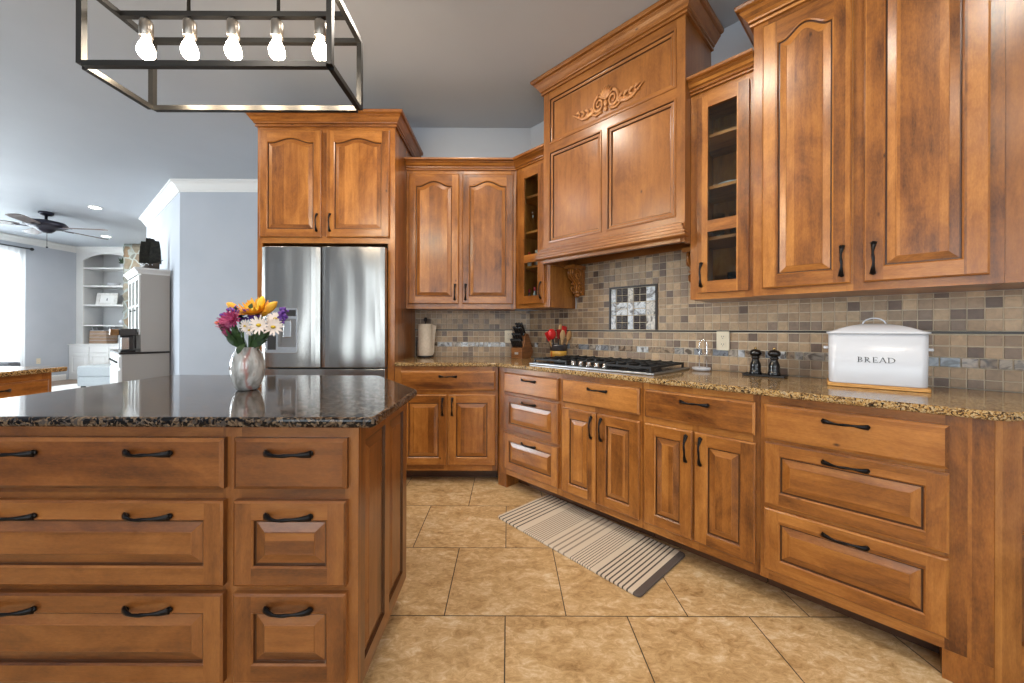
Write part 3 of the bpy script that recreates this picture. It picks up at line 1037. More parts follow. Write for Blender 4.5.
# ================================================================== RANGE HOOD
HS0, HS1, HTT = .2425, 1.2705, .229
p = RP(HS0, HTT)
hood = empty('range_hood', 'tall maple range hood with carved scroll above the cooktop', 'range hood', (p.x, p.y, 0), RUN_A)
Wh = HS1 - HS0; HD = WT - HTT - .001
HTOP = 2.915
hb = MB()
hb.box(0, Wh, .016, HD, 1.80, HTOP, (0, 0, 1))
hb.box(0, .02, .016, HD, 1.655, 1.80, (0, 0, 1)); hb.box(Wh - .02, Wh, .016, .085, 1.655, 1.80, (0, 0, 1))
hb.box(.02, Wh - .02, HD - .018, HD, 1.69, 1.80)
hb.build('body', WOOD_HOOD, hood, weld=False)
hf = MB()
L, Rr = .052, Wh - .048
hf.box(0, L, 0, .016, 1.655, HTOP, (0, 0, 1)); hf.box(Rr, Wh, 0, .016, 1.655, HTOP, (0, 0, 1))
m0, m1 = .742 - HS0, .776 - HS0
hf.box(m0, m1, 0, .016, 1.80, 2.472, (0, 0, 1))
for za, zb in ((1.655, 1.80), (2.472, 2.527), (2.868, HTOP)): hf.box(L, Rr, 0, .016, za, zb)
hf.build('face_frame', WOOD_HOOD, hood, weld=False)
def bead(parent, x0, x1, z0, z1, mats):
    """recessed flat panel with a moulded inner edge"""
    mb = MB()
    st = [(0, 0.0, 1), (.003, -.005, 0), (.012, -.006, 0), (.017, .003, 1), (.021, .004, 0), (.032, .005, 0), (.037, .0135, 1), (.040, .0140, 0)]
    loops = [[(x0 + i, y, z0 + i), (x1 - i, y, z0 + i), (x1 - i, y, z1 - i), (x0 + i, y, z1 - i)] for i, y, m in st]
    for j in range(len(loops) - 1):
        for k in range(4):
            q = (k + 1) % 4
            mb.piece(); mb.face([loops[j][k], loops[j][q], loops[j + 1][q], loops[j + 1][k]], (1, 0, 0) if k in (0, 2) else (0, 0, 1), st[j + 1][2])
    mb.piece(); mb.face(loops[-1], (0, 0, 1))
    return mb.build('panel', mats, parent)
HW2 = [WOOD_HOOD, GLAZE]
bead(hood, L, Rr, 2.527, 2.868, HW2)
bead(hood, L, m0, 1.80, 2.472, HW2)
bead(hood, m1, Rr, 1.80, 2.472, HW2)
CROWN_H = [(p_[0] * 1.05, p_[1] * 1.04) for p_ in CROWN]
MB().sweep([(0, HD), (0, 0), (Wh, 0), (Wh, HD)], CROWN_H, HTOP - .002).build('crown_moulding', WOOD_HOOD, hood)
SKIRT = [(0, 0), (.010, 0), (.010, .020), (.047, .025), (.050, .030), (.050, .037), (.040, .040), (.040, .044), (.044, .047), (.044, .058), (.031, .061), (.031, .065), (.034, .068), (.034, .079), (.019, .082), (.019, .086), (.022, .089), (.022, .101), (.004, .109), (0, .110)]
MB().sweep([(-.0, .06), (0, 0), (Wh - .030, 0), (Wh - .030, .012)], SKIRT, 1.656).build('lower_moulding', WOOD_HOOD, hood)
ins = MB()
ins.box(.03, Wh - .03, .02, HD - .02, 1.735, 1.745)
io = ins.build('hood_insert', plain('hood_liner_grey', (.16, .16, .165), .45, .3), hood)
g = MB()
for k in range(3):
    x = .24 + k * .20
    g.box(x, x + .16, .08, .30, 1.728, 1.735)
g.build('filter', IRON, io, weld=False, bevel=.002)
# carved scroll
ca = MB()
cxm, czm = .764 - HS0, 2.655
def spiral(cx_, cz_, r0, r1, a0, turns, sg, y=-.006, n=34, th=.0085):
    pts, rr = [], []
    for i in range(n + 1):
        u = i / n
        r = r0 * (1 - u) + r1 * u
        a = a0 + sg * turns * 2 * PI * u
        pts.append((cx_ + r * math.cos(a), y, cz_ + r * math.sin(a)))
        rr.append(th * (1 - .45 * u))
    return pts, rr
for sg in (-1, 1):
    pts, rr = spiral(cxm + sg * .052, czm - .004, .042, .008, PI / 2 if sg > 0 else PI / 2, 1.6, -sg)
    ca.tube(pts, rr, 8, flat=(0, 1, 0))
    # trailing leaf spray
    lp, lr = [], []
    for i in range(25):
        u = i / 24
        lp.append((cxm + sg * (.085 + .175 * u), -.005, czm - .018 - .020 * math.sin(u * PI * 1.15) + .030 * max(0, u - .55)))
        lr.append((.006, .012 * (1 - u) * (.7 + .5 * abs(math.sin(u * 13))) + .0025))
    ca.tube(lp, lr, 8, flat=(0, 1, 0))
    for k in range(4):
        x = cxm + sg * (.092 + .036 * k); z = czm - .020 + .004 * k
        ca.tube([(x, -.005, z), (x + sg * .014, -.008, z + .012), (x + sg * .034, -.005, z + .020 - .002 * k)], [.006, .0085, .0025], 6)
        ca.tube([(x, -.005, z - .002), (x + sg * .012, -.007, z - .012), (x + sg * .030, -.005, z - .013)], [.006, .0075, .0025], 6)
    for k in range(4):
        a = PI / 2 + sg * (-.18 - .33 * k)
        ca.tube([(cxm, -.006, czm + .008), (cxm + .035 * math.cos(a), -.010, czm + .012 + .038 * math.sin(a)), (cxm + .058 * math.cos(a), -.006, czm + .014 + .060 * math.sin(a))], [.005, .008, .003], 6)
    ca.tube([(cxm + sg * .03, -.005, czm - .045), (cxm + sg * .075, -.006, czm - .052), (cxm + sg * .11, -.005, czm - .034)], [.007, .007, .004], 6)
ca.ball((cxm, -.008, czm - .012), .014, 10, sq=(1, .7, 1.2))
ca.ball((cxm, -.006, czm - .040), .012, 10, sq=(1, .7, 1))
ca.build('carved_scroll', noisy('pale_carved_wood', lin(172, 112, 62), lin(196, 138, 84), 30, .4), hood, loc=(0, .0125, -2.655 * .32)).scale = (1.0, 1.0, 1.32)
# corbels under the hood
def corbel(parent, x, y, ztop):
    mb = MB()
    prof = []
    n = 26
    for i in range(n + 1):
        u = i / n
        z = ztop - .190 * u
        out = .085 * (1 - u) ** .8 + .030 + .026 * math.sin(u * PI * 2.3 + .1)
        prof.append((-out, z))
    poly = [(0, ztop)] + prof + [(0, ztop - .190)]
    mb.prism(poly, x - .034, x + .034, (0, 0, 1), axis='x')
    for sx in (-.036, .036):
        for (cy, cz, r0) in ((-.085, ztop - .045, .040), (-.052, ztop - .145, .032)):
            pts, rr = [], []
            for i in range(26):
                u = i / 25; r = r0 * (1 - u) + .004; a = PI * .6 - 2 * PI * 1.5 * u
                pts.append((x + sx, cy + r * math.cos(a), cz + r * math.sin(a))); rr.append(.009 * (1 - .3 * u))
            mb.tube(pts, rr, 6)
    for k in range(3):
        pts, rr = [], []
        for i in range(n + 1):
            pts.append((x + (k - 1) * .021, prof[i][0] - .004, prof[i][1])); rr.append(.010 - .002 * abs(k - 1))
        mb.tube(pts, rr, 8)
    mb.ball((x, -.040, ztop - .203), .022, 10, sq=(1.2, 1, .8))
    mb.box(x - .05, x + .05, -.15, 0, ztop, ztop + .028)
    mb.box(x - .042, x + .042, -.012, 0, ztop - .205, ztop)
    return mb.build('corbel', WOOD, parent, loc=(0, y, 0))
corbel(hood, .058, HD - .02, 1.642)
corbel(hood, Wh - .058, HD - .02, 1.642)

# ================================================================== REFRIGERATOR
fr0, fr1, fy = -1.806, -.902, 2.775
t = empty('refrigerator', 'stainless steel french-door refrigerator with a dispenser in the left door', 'refrigerator', (fr0, fy, 0), 0)
W = fr1 - fr0
MB().box(.012, W - .012, .062, .70, .03, 1.745, (0, 0, 1)).build('body', plain('charcoal_case', (.035, .036, .038), .5), t)
def bowed(x0, x1, z0, z1, bow, th=.058, n=14):
    poly = [(x0, th), (x0, .012)]
    for i in range(n + 1):
        u = i / n
        e_ = min(1, min(u, 1 - u) * 9)
        poly.append((x0 + (x1 - x0) * u, .012 - .012 * (e_ ** .5) - bow * math.sin(PI * u)))
    poly += [(x1, .012), (x1, th)]
    mb = MB()
    mb.prism(list(reversed(poly)), z0, z1, (1, 0, 0))
    for k, q in enumerate(mb.sm): mb.sm[k] = False
    return mb
xm = .434
dl = MB()
cav = (.232, .282 + .0, 1.005, 1.235)
dl = bowed(0, xm - .003, .880, 1.763, .008)
dlo = dl.build('left_door', STEEL, t, bevel=.003)
dro = bowed(xm + .003, W, .880, 1.763, .008).build('right_door', STEEL, t, bevel=.003)
bowed(0, W, .600, .870, .006).build('middle_drawer', STEEL, t, bevel=.003)
bowed(0, W, .06, .590, .006).build('bottom_drawer', STEEL, t, bevel=.003)
MB().box(.01, W - .01, .03, .06, 0.0, .058).build('toe_grille', IRON, t)
# water dispenser on the left door
dp = MB()
dp.prism(rounded([(.045, .985), (.275, .985), (.275, 1.315), (.045, 1.315)], [0, 1, 2, 3], .012, 3), -.013, -.002, axis='y')
dpo = dp.build('dispenser_panel', STEEL_FLAT, dlo, bevel=.002)
t_ = MB(); t_.box(.155, .262, -.0155, -.0135, 1.255, 1.30); t_.build('display', DARK_IN, dpo)
t_ = MB(); t_.box(.135, .262, -.0150, -.0132, 1.03, 1.235); t_.box(.150, .158, -.022, -.013, 1.05, 1.22); t_.build('recess', plain('recess_grey', (.23, .23, .235), .35, .6), dpo, weld=False)
t_ = MB(); t_.box(.178, .236, -.024, -.0155, 1.10, 1.22); t_.build('paddle', STEEL_FLAT, dpo, bevel=.003)
t_ = MB(); t_.box(.060, .118, -.0160, -.0135, 1.01, 1.115); t_.build('dark_vent', DARK_IN, dpo)

# ================================================================== ISLAND
IY = 1.09; IX1 = -.427
isl = empty('kitchen_island', 'large maple island with drawers facing the viewer under dark granite', 'kitchen island', (0, IY, 0), 0)
ib = MB()
def iz(poly, z0, z1, mb): mb.prism([(x, y - IY) for x, y in poly], z0, z1, (0, 0, 1))
iz([(-1.68, IY + .0185), (IX1 - .0165, IY + .0185), (IX1 - .0165, 1.605), (-.71, 1.99), (-1.68, 1.99)], .115, TOPZ, ib)
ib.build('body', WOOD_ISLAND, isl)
it = MB(); iz([(-1.62, IY + .07), (IX1 - .06, IY + .07), (IX1 - .06, 1.56), (-.74, 1.93), (-1.62, 1.93)], 0, .1145, it)
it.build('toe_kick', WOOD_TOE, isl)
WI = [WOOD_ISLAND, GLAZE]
fi = MB()
fi.box(-1.68, -1.60, 0, .018, .115, TOPZ, (0, 0, 1)); fi.box(-.815, -.762, 0, .018, .115, TOPZ, (0, 0, 1)); fi.box(-.465, IX1, 0, .018, .115, TOPZ, (0, 0, 1))
for a, b in ((-1.60, -.815), (-.762, -.465)):
    for za, zb in ((.115, .17), (.405, .445), (.665, .72), (.845, TOPZ)): fi.box(a, b, 0, .018, za, zb)
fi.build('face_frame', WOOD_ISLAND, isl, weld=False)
for z0, z1, sl in ((.709, .853, True), (.435, .676, False), (.160, .414, False)):
    drawer(isl, -1.610, -.803, z0, z1, WI, sl, hx=(-1.390, -1.009))
    drawer(isl, -.774, -.455, z0, z1, WI, sl)
# right side: frame with two raised panels
sf = MB()
sd = 1.607 - IY
for (ya, yb_) in ((.018, .052), (.236, .288), (.462, sd)): sf.box(IX1 - .016, IX1, ya, yb_, .115, TOPZ, (0, 0, 1))
for ya, yb_ in ((.052, .236), (.288, .462)):
    for za, zb in ((.115, .17), (.83, TOPZ)): sf.box(IX1 - .016, IX1, ya, yb_, za, zb, (0, 1, 0))
sf.build('side_frame', WOOD_ISLAND, isl, weld=False)
for ya, yb_ in ((.052, .236), (.288, .462)):
    mb = MB()
    w_, h_ = yb_ - ya, .66
    st = [(0, 0.0, 1), (.006, .008, 1), (.010, .008, 0), (.034, .002, 0), (.036, .001, 0)]
    lp = [[(i, y, i), (w_ - i, y, i), (w_ - i, y, h_ - i), (i, y, h_ - i)] for i, y, m in st]
    for j in range(len(lp) - 1):
        for k in range(4):
            q = (k + 1) % 4
            mb.piece(); mb.face([lp[j][k], lp[j][q], lp[j + 1][q], lp[j + 1][k]], (1, 0, 0) if k in (0, 2) else (0, 0, 1), st[j][2])
    mb.piece(); mb.face(lp[-1], (0, 0, 1))
    mb.build('side_panel', WI, isl, loc=(IX1, ya, .17), rot=(0, 0, PI / 2))
poly = [(-1.785, 1.060), (-.372, 1.060), (-.372, 1.572), (-.690, 2.045), (-1.800, 2.045)]
poly = rounded(poly, [0, 1, 2, 3], .025)
tag(MB().prism(poly, TOPZ + .0008, .914).build('countertop', GRANITE_DARK, bevel=.010, seg=3),
    'polished black and brown granite top of the island, under the flower vase', 'countertop')

# ================================================================== PENINSULA AT THE LEFT
px = -2.87
t = empty('base_cabinet', 'maple cabinet end with one drawer showing, far left beyond the island', 'cabinet', (px, 1.30, 0), PI / 2, 'base cabinets')
Wp = 2.39 - 1.30
MB().box(.001, Wp, .0185, .62, .10, TOPZ, (0, 0, 1)).build('body', WOOD, t)
face_frame(t, 0, Wp, .10, TOPZ, [(0, .05), (.52, .56), (Wp - .05, Wp)], RAILS2, WOOD)
drawer(t, .55, Wp - .025, .690, .846, W2, True)
drawer(t, .03, .53, .690, .846, W2, True)
door(t, .03, .53, .145, .665, 'r', W2, hz=.58); door(t, .55, Wp - .025, .145, .665, 'l', W2, hz=.58)
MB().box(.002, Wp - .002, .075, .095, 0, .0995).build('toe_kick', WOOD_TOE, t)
tag(MB().prism(rounded([(-3.50, 1.27), (-2.84, 1.27), (-2.84, 2.46), (-3.50, 2.46)], [1, 2], .02), TOPZ + .0008, .914).build('countertop', GRANITE_TAN, bevel=.008, seg=3),
    'short tan granite worktop at the far left edge beyond the island', 'countertop')

# ================================================================== PENDANT
ph = empty('pendant_light', 'black open-box linear pendant with five lit bulbs over the island', 'pendant light', (-1.117, 1.54, CEIL), 0)
W, D, zb, zt = .916, .280, 2.134 - CEIL, 2.432 - CEIL
bar = .0205
fm = MB()
hx_, hy_ = W / 2, D / 2
for sx in (-1, 1):
    for sy in (-1, 1):
        fm.box(sx * hx_ - bar / 2, sx * hx_ + bar / 2, sy * hy_ - bar / 2, sy * hy_ + bar / 2, zb, zt)
for sy in (-1, 1):
    for z in (zb, zt):
        fm.box(-hx_ + bar / 2, hx_ - bar / 2, sy * hy_ - bar / 2, sy * hy_ + bar / 2, z - bar / 2, z + bar / 2)
for sx in (-1, 1):
    for z in (zb, zt):
        fm.box(sx * hx_ - bar / 2, sx * hx_ + bar / 2, -hy_ + bar / 2, hy_ - bar / 2, z - bar / 2, z + bar / 2)
fm.box(-hx_ + bar / 2, hx_ - bar / 2, -bar / 2, bar / 2, zt - bar / 2, zt + bar / 2)
fm.build('box_frame', FRAME_METAL, ph, weld=False, bevel=.0015)
for x in (-.182, .182):
    MB().lathe([(.0065, zt), (.0065, -.02)], (x, 0, 0), 12).build('rod', FRAME_METAL, ph)
MB().box(-.30, .30, -.055, .055, -.022, -.0005).build('canopy', FRAME_METAL, ph, bevel=.004)
for k in range(5):
    x = (-.1765 * 2 + .1765 * k)
    so = MB().lathe([(.004, zt - .005), (.004, zt - .022), (.020, zt - .024), (.023, zt - .032), (.023, zt - .088), (.021, zt - .090)], (x, 0, 0), 20).build('socket', plain('brushed_nickel', (.32, .29, .26), .3, .9) if k == 0 else bpy.data.materials['brushed_nickel'], ph)
    MB().lathe([(.012, zt - .088), (.014, zt - .100), (.024, zt - .122), (.030, zt - .143), (.029, zt - .158), (.021, zt - .172), (.008, zt - .179), (.001, zt - .180)], (x, 0, 0), 20).build('bulb', BULB, so)
    l = bpy.data.lights.new('bulb_light', 'POINT'); l.energy = 4.0; l.color = (1.0, .80, .55); l.shadow_soft_size = .032
    lo = bpy.data.objects.new('bulb_light', l); COL.objects.link(lo); lo.location = (-1.117 + x, 1.54, CEIL + zt - .215)

# ================================================================== COOKTOP
p = RP(.245, .062)
ck = empty('gas_cooktop', 'stainless gas cooktop with black iron grates set in the tan worktop', 'cooktop', (p.x, p.y, .914), RUN_A)
CW, CD = .93, .515
mb = MB(); mb.prism(rounded([(0, 0), (CW, 0), (CW, CD), (0, CD)], [0, 1, 2, 3], .02), .0005, .013)
mb.build('tray', steel('cooktop_steel', (.36, .37, .39), .36), ck, bevel=.004)
MB().box(.02, CW - .02, .022, CD - .02, .0132, .0155).build('burner_pan', plain('black_enamel', (.014, .014, .016), .2), ck)
for (bxp, byp, br) in ((.17, .15, .038), (.17, .38, .046), (.465, .34, .058), (.76, .15, .046), (.76, .38, .038)):
    b_ = MB().lathe([(br * 1.15, .0158), (br * 1.15, .020), (br * .9, .024), (br * .9, .029), (br, .029), (br, .034), (br * .75, .037), (.002, .037)], (bxp, byp, 0), 22).build('burner', IRON, ck)
def grate(x0, x1, y0, y1):
    g = MB(); w = .011; h0, h1 = .036, .050
    for (a, b, c, d) in ((x0, x1, y0, y0 + w), (x0, x1, y1 - w, y1), (x0, x0 + w, y0 + w, y1 - w), (x1 - w, x1, y0 + w, y1 - w)): g.box(a, b, c, d, h0 - .004, h1 - .006)
    xm_, ym_ = (x0 + x1) / 2, (y0 + y1) / 2
    g.box(x0 + w, x1 - w, ym_ - w / 2, ym_ + w / 2, h0, h1)
    for q in (.25, .5, .75):
        xx = x0 + (x1 - x0) * q
        g.box(xx - w / 2, xx + w / 2, y0 + w, ym_ - w / 2, h0, h1); g.box(xx - w / 2, xx + w / 2, ym_ + w / 2, y1 - w, h0, h1)
    for q in (.25, .75):
        yy = y0 + (y1 - y0) * q
        g.box(x0 + w, x0 + (x1 - x0) * .42, yy - w / 2, yy + w / 2, h0, h1 - .001); g.box(x0 + (x1 - x0) * .58, x1 - w, yy - w / 2, yy + w / 2, h0, h1 - .001)
    for xx in (x0, x1 - w):
        for yy in (y0, y1 - w): g.box(xx, xx + w, yy, yy + w, .0158, h0 - .004)
    return g.build('grate', IRON, ck, weld=False, bevel=.002)
grate(.03, .318, .03, CD - .03); grate(.325, .605, .135, CD - .03); grate(.612, .90, .03, CD - .03)
for k in range(5):
    x = .345 + .060 * k
    kn = MB().lathe([(.021, .0158), (.021, .019), (.016, .021), (.015, .040), (.013, .043), (.001, .043)], (x, .070, 0), 18).build('knob', CHROME, ck)
    MB().box(x - .003, x + .003, .056, .084, .043, .047).build('grip', plain('knob_black', (.02, .02, .02), .3) if k == 0 else bpy.data.materials['knob_black'], kn)

# ================================================================== COUNTER THINGS
CZ = .9145
# paper towels
t = empty('paper_towel_holder', 'black paper towel holder with a cream roll beside the refrigerator panel', 'paper towel holder', (-.735, 3.385, CZ), 0)
MB().lathe([(.072, 0), (.072, .010), (.066, .014), (.01, .015)], n=28).build('base', BLACK, t)
MB().lathe([(.006, .014), (.006, .315), (.015, .320), (.018, .335), (.012, .350), (.001, .354)], n=14).build('post', BLACK, t)
MB().tube([(-.078, .0, .010), (-.079, 0, .06), (-.079, 0, .14), (-.073, 0, .15)], .005, 8).build('tension_arm', BLACK, t)
t2 = empty('paper_towel_roll', 'cream paper towel roll standing on the black holder', 'paper towels', (-.735, 3.385, CZ + .0155), 0)
MB().lathe([(.019, 0), (.062, 0), (.064, .004), (.064, .276), (.062, .280), (.019, .280)], n=30).build('roll', PAPER, t2)
sh = MB()
sh.grid([[(.064 * math.cos(a) + k, .064 * math.sin(a), z) for z in (.004, .09, .18, .274)] for a, k in ((-.5, 0), (-.2, .001), (.0, .004))] +
        [[(.076, .012, .03), (.077, .012, .1), (.083, .012, .18), (.094, .012, .262)]])
sh.build('loose_sheet', PAPER, t2, weld=False)
# knife block
KA = math.radians(-34)
kb = empty('knife_block', 'wooden knife block holding black-handled knives in the counter corner', 'knife block', (.115, 3.315, CZ), KA)
KW = noisy('walnut_block', lin(112, 70, 38), lin(150, 98, 56), 9, .4, stretch=(1, 1, 9))
m_ = MB()
m_.prism([(-.075, 0), (.075, 0), (.115, .055), (.03, .215), (-.02, .185), (-.045, .10), (-.075, .088)], -.055, .055, (0, 0, 1), axis='x')
m_.build('block', KW, kb, bevel=.003)
MB().box(-.018, .018, -.0765, -.0745, .035, .055).build('badge', plain('silver_badge', (.65, .65, .66), .3, .6), kb)
def knife(dx, y, z, ln, lab, tilt=35):
    a = math.radians(tilt)
    k = empty('kitchen_knife', lab, 'knife', (0, 0, 0), 0, 'knives in the block')
    pos = kb.matrix_basis @ Vector((dx, y, z))
    k.location = pos; k.rotation_euler = (a, 0, KA)
    mb = MB()
    mb.tube([(0, 0, .004), (0, 0, ln * .3), (0, .002, ln * .7), (0, 0, ln)], [(.009, .006), (.010, .0065), (.009, .006), (.011, .007)], 10)
    mb.build('handle', BLACK, k)
    r_ = MB()
    for q in (.25, .55, .85): r_.ball((-.0072, 0, ln * q), .0022, 6); r_.ball((.0072, 0, ln * q), .0022, 6)
    r_.build('rivets', CHROME, k, weld=False)
    MB().box(-.0012, .0012, -.012, .008, -.02, .005).build('blade', CHROME, k)
sp_ = {'top': (.012, .208), 'mid': (-.012, .190), 'low': (-.03, .150), 'front': (-.060, .098)}
for i, dx in enumerate((-.026, .0, .026)):
    knife(dx, .018, .218, .105, 'black-handled knife in the top row of the knife block')
for i, dx in enumerate((-.036, -.012, .012, .036)):
    knife(dx, -.014, .194, .095, 'black-handled knife in the second row of the knife block')
for i, dx in enumerate((-.036, -.012, .012, .036)):
    knife(dx, -.034, .146, .085, 'black-handled knife in the third row of the knife block')
for i, dx in enumerate((-.042, -.025, -.008, .008, .025, .042)):
    knife(dx, -.058, .100, .078, 'black-handled steak knife in the bottom row of the knife block', 32)
# utensil crock
p = RP(.165, .510)
uc = empty('utensil_crock', 'dark and yellow banded crock holding cooking utensils by the cooktop', 'utensil crock', (p.x, p.y, CZ), 0)
cm = MB()
cm.lathe([(.060, 0), (.066, .004), (.068, .030)], n=30, m=1); cm.lathe([(.068, .030), (.069, .078)], n=30, m=2); cm.lathe([(.069, .078), (.068, .120), (.070, .128), (.066, .128), (.063, .120), (.060, .015), (.002, .012)], n=30, m=0)
cm.build('pot', [plain('crock_glaze', (.05, .045, .05), .2), plain('crock_foot', (.03, .025, .025), .3), plain('crock_band', (.55, .30, .05), .3)], uc, weld=False)
MB().box(-.003, .003, -.0015, .0, .036, .072).build('red_stripe', RED, uc, loc=(-.0590, -.0345, 0), rot=(0, 0, math.radians(-60)))
def utensil(kind, label, dx, dy, lean, az, ln, mat, hmat):
    u = empty(kind, label, 'cooking utensil', (p.x + dx, p.y + dy, CZ + .016), 0, 'utensils in the crock')
    u.rotation_euler = Euler((0, math.radians(lean), math.radians(az)))
    MB().tube([(0, 0, 0), (0, 0, ln * .55), (0, 0, ln * .68)], [.0055, .0065, .007], 8).build('handle', hmat, u)
    h = MB()
    if 'spatula' in kind:
        h.prism(rounded([(-.012, ln * .66), (.012, ln * .66), (.030, ln * .76), (.030, ln), (-.030, ln)], [2, 3, 4], .012), -.0035, .0035, axis='y')
        h.build('blade', mat, u, bevel=.002)
    elif 'ladle' in kind:
        h.ball((0, 0, ln * .86), .042, 14, sq=(1, .55, 1.05)); h.build('bowl', mat, u)
    else:
        h.ball((0, 0, ln * .84), .030, 14, sq=(.9, .38, 1.45)); h.build('bowl', mat, u)
WSP = plain('wooden_spoon', lin(178, 134, 86), .6)
WSP2 = plain('pale_wooden_spoon', lin(196, 158, 112), .6)
utensil('ladle', 'round red silicone ladle head, leftmost large bowl above the crock', -.02, -.02, -14, 35, .235, RED, BLACK)
utensil('spatula', 'red spatula leaning far left out of the crock', -.026, 0, -24, 38, .235, RED, WSP)
utensil('spatula', 'red spatula upright in the middle of the crock', .0, .015, 2, 40, .235, plain('deep_red_silicone', (.36, .012, .015), .35), BLACK)
utensil('spatula', 'tall red spatula at the right of the crock', .022, .012, 9, 40, .265, RED, WSP)
utensil('wooden_spoon', 'wooden spoon leaning slightly right in the crock', .012, -.02, 7, 30, .225, WSP2, WSP2)
utensil('wooden_spoon', 'wooden spoon leaning farthest right in the crock', .034, -.006, 21, 36, .235, WSP, WSP)
utensil('wooden_spoon', 'tall pale wooden spoon behind the red spatulas', .012, .034, 4, 50, .285, WSP2, WSP2)
# small white dish with chrome wire stand
p = RP(1.250, .545)
t = empty('spoon_rest', 'small white round dish with an upright chrome wire loop on the worktop', 'spoon rest', (p.x, p.y, CZ), RUN_A)
MB().lathe([(.040, 0), (.050, .004), (.054, .016), (.052, .020), (.049, .017), (.040, .010), (.002, .010)], n=28).build('dish', WHITE, t)
MB().tube([(-.022, .030, .010), (-.022, .030, .10), (-.022, .030, .165), (-.016, .030, .182), (0, .030, .190), (.016, .030, .182), (.022, .030, .165), (.022, .030, .10), (.022, .030, .010)], .0026, 8).build('wire_loop', CHROME, t)
MB().tube([(-.020, .030, .105), (0, .022, .100), (.020, .030, .105)], .0022, 6).build('cross_wire', CHROME, t)
# pepper mills on a tray
p = RP(1.590, .500)
t = empty('mill_tray', 'black rectangular tray under the two pepper mills', 'tray', (p.x, p.y, CZ), RUN_A)
mb = MB(); mb.prism(rounded([(-.098, -.045), (.098, -.045), (.098, .045), (-.098, .045)], [0, 1, 2, 3], .01), 0, .007)
mb.build('plate', BLACK, t, bevel=.002)
mb = MB()
for a, b, c, d in ((-.097, .097, -.044, -.040), (-.097, .097, .040, .044), (-.097, -.093, -.040, .040), (.093, .097, -.040, .040)): mb.box(a, b, c, d, .007, .011)
mb.build('rim', BLACK, t, weld=False)
GLOSSB = plain('black_lacquer', (.008, .007, .007), .12)
for sgn, lab in ((-1, 'glossy black turned pepper mill, left one on the tray beside the outlet'), (1, 'glossy black turned mill, right one on the tray nearer the bread box')):
    q = RP(1.590 + sgn * .043, .502)
    m_ = empty('pepper_mill', lab, 'pepper mill', (q.x, q.y, CZ + .0075), 0, 'pepper mills')
    MB().lathe([(.029, 0), (.030, .006), (.029, .016), (.0265, .020), (.0265, .030), (.0255, .036), (.027, .044), (.024, .060), (.018, .076), (.0165, .084), (.021, .092), (.021, .096), (.017, .099)], n=28).build('body', GLOSSB, m_)
    MB().lathe([(.016, .0995), (.024, .103), (.0295, .112), (.030, .119), (.027, .127), (.018, .134), (.008, .137), (.001, .138)], n=28).build('cap', GLOSSB, m_)
    MB().lathe([(.004, .137), (.007, .140), (.0075, .145), (.005, .149), (.001, .150)], n=14).build('brass_knob', plain('brass', (.75, .50, .20), .25, .9), m_)

# bread box on its wooden board
ba = math.radians(-39.5)
c_ = Vector((1.447 + 1.70, 1.708 + 1.538)) / 2
ux = Vector((math.cos(ba), math.sin(ba))); uy = Vector((-ux.y, ux.x))
BW, BD, BH = .312, .185, .218
cb = c_ + uy * (BD / 2)
t = empty('bread_box', 'white enamel bread box lettered BREAD, standing on a bamboo board', 'bread box', (cb.x, cb.y, CZ + .0165), ba)
def rrect(w, d, r, n=6):
    pts = []
    for cx_, cy_, a0 in ((w / 2 - r, -d / 2 + r, -PI / 2), (w / 2 - r, d / 2 - r, 0), (-w / 2 + r, d / 2 - r, PI / 2), (-w / 2 + r, -d / 2 + r, PI)):
        for i in range(n + 1):
            a = a0 + PI / 2 * i / n
            pts.append((cx_ + r * math.cos(a), cy_ + r * math.sin(a)))
    return pts
b_ = MB()
rows = [[(x, y, z) for x, y in rrect(BW * k, BD * k, .028)] for z, k in ((0, .975), (.004, .99), (BH, 1.0))]
b_.piece(); b_.grid(rows, closed_u=True, cap=True)
bo = b_.build('body', WHITE, t)
lid = MB()
def lrow(k, z): return [(x, y, z) for x, y in rrect(BW * k + .010, BD * k + .010, .030 * k + .002)]
def dome(k, z):   # lid rises towards the middle of the length
    return [(x, y, z + .036 * (math.cos(min(1, abs(x) / (BW / 2)) * PI / 2) ** .8 if k < .99 else 0)) for x, y in rrect(BW * k + .010, BD * k + .010, .030 * k + .002)]
rows = [lrow(1.0, BH + .0005), lrow(1.012, BH + .003), lrow(1.012, BH + .009)]
base_ = rrect(BW + .010, BD + .010, .032)
for k, hgt in ((.985, .16), (.93, .42), (.85, .66), (.7, .85), (.5, .95), (.28, 1.0), (.08, 1.0)):
    rows.append([(x * k, y * k, BH + .009 + .037 * hgt * (1 - (abs(x * k) / (BW / 2 + .006)) ** 2.2 * .98)) for x, y in base_])
lid.piece(); lid.grid(rows, closed_u=True, cap=True)
lo = lid.build('lid', WHITE, t)
hm = MB(); pts = []
for i in range(17):
    a = PI * i / 16
    pts.append((.038 * math.cos(a), 0, BH + .040 + .030 * math.sin(a)))
hm.tube(pts, .0032, 8); hm.build('lid_handle', WHITE, lo)
for sx in (-1, 1):
    sh = MB(); sh.box(min(sx * BW / 2, sx * (BW / 2 + .018)), max(sx * BW / 2, sx * (BW / 2 + .018)), -.045, .045, .148, .160)
    sh.build('side_handle', WHITE, t, bevel=.004)
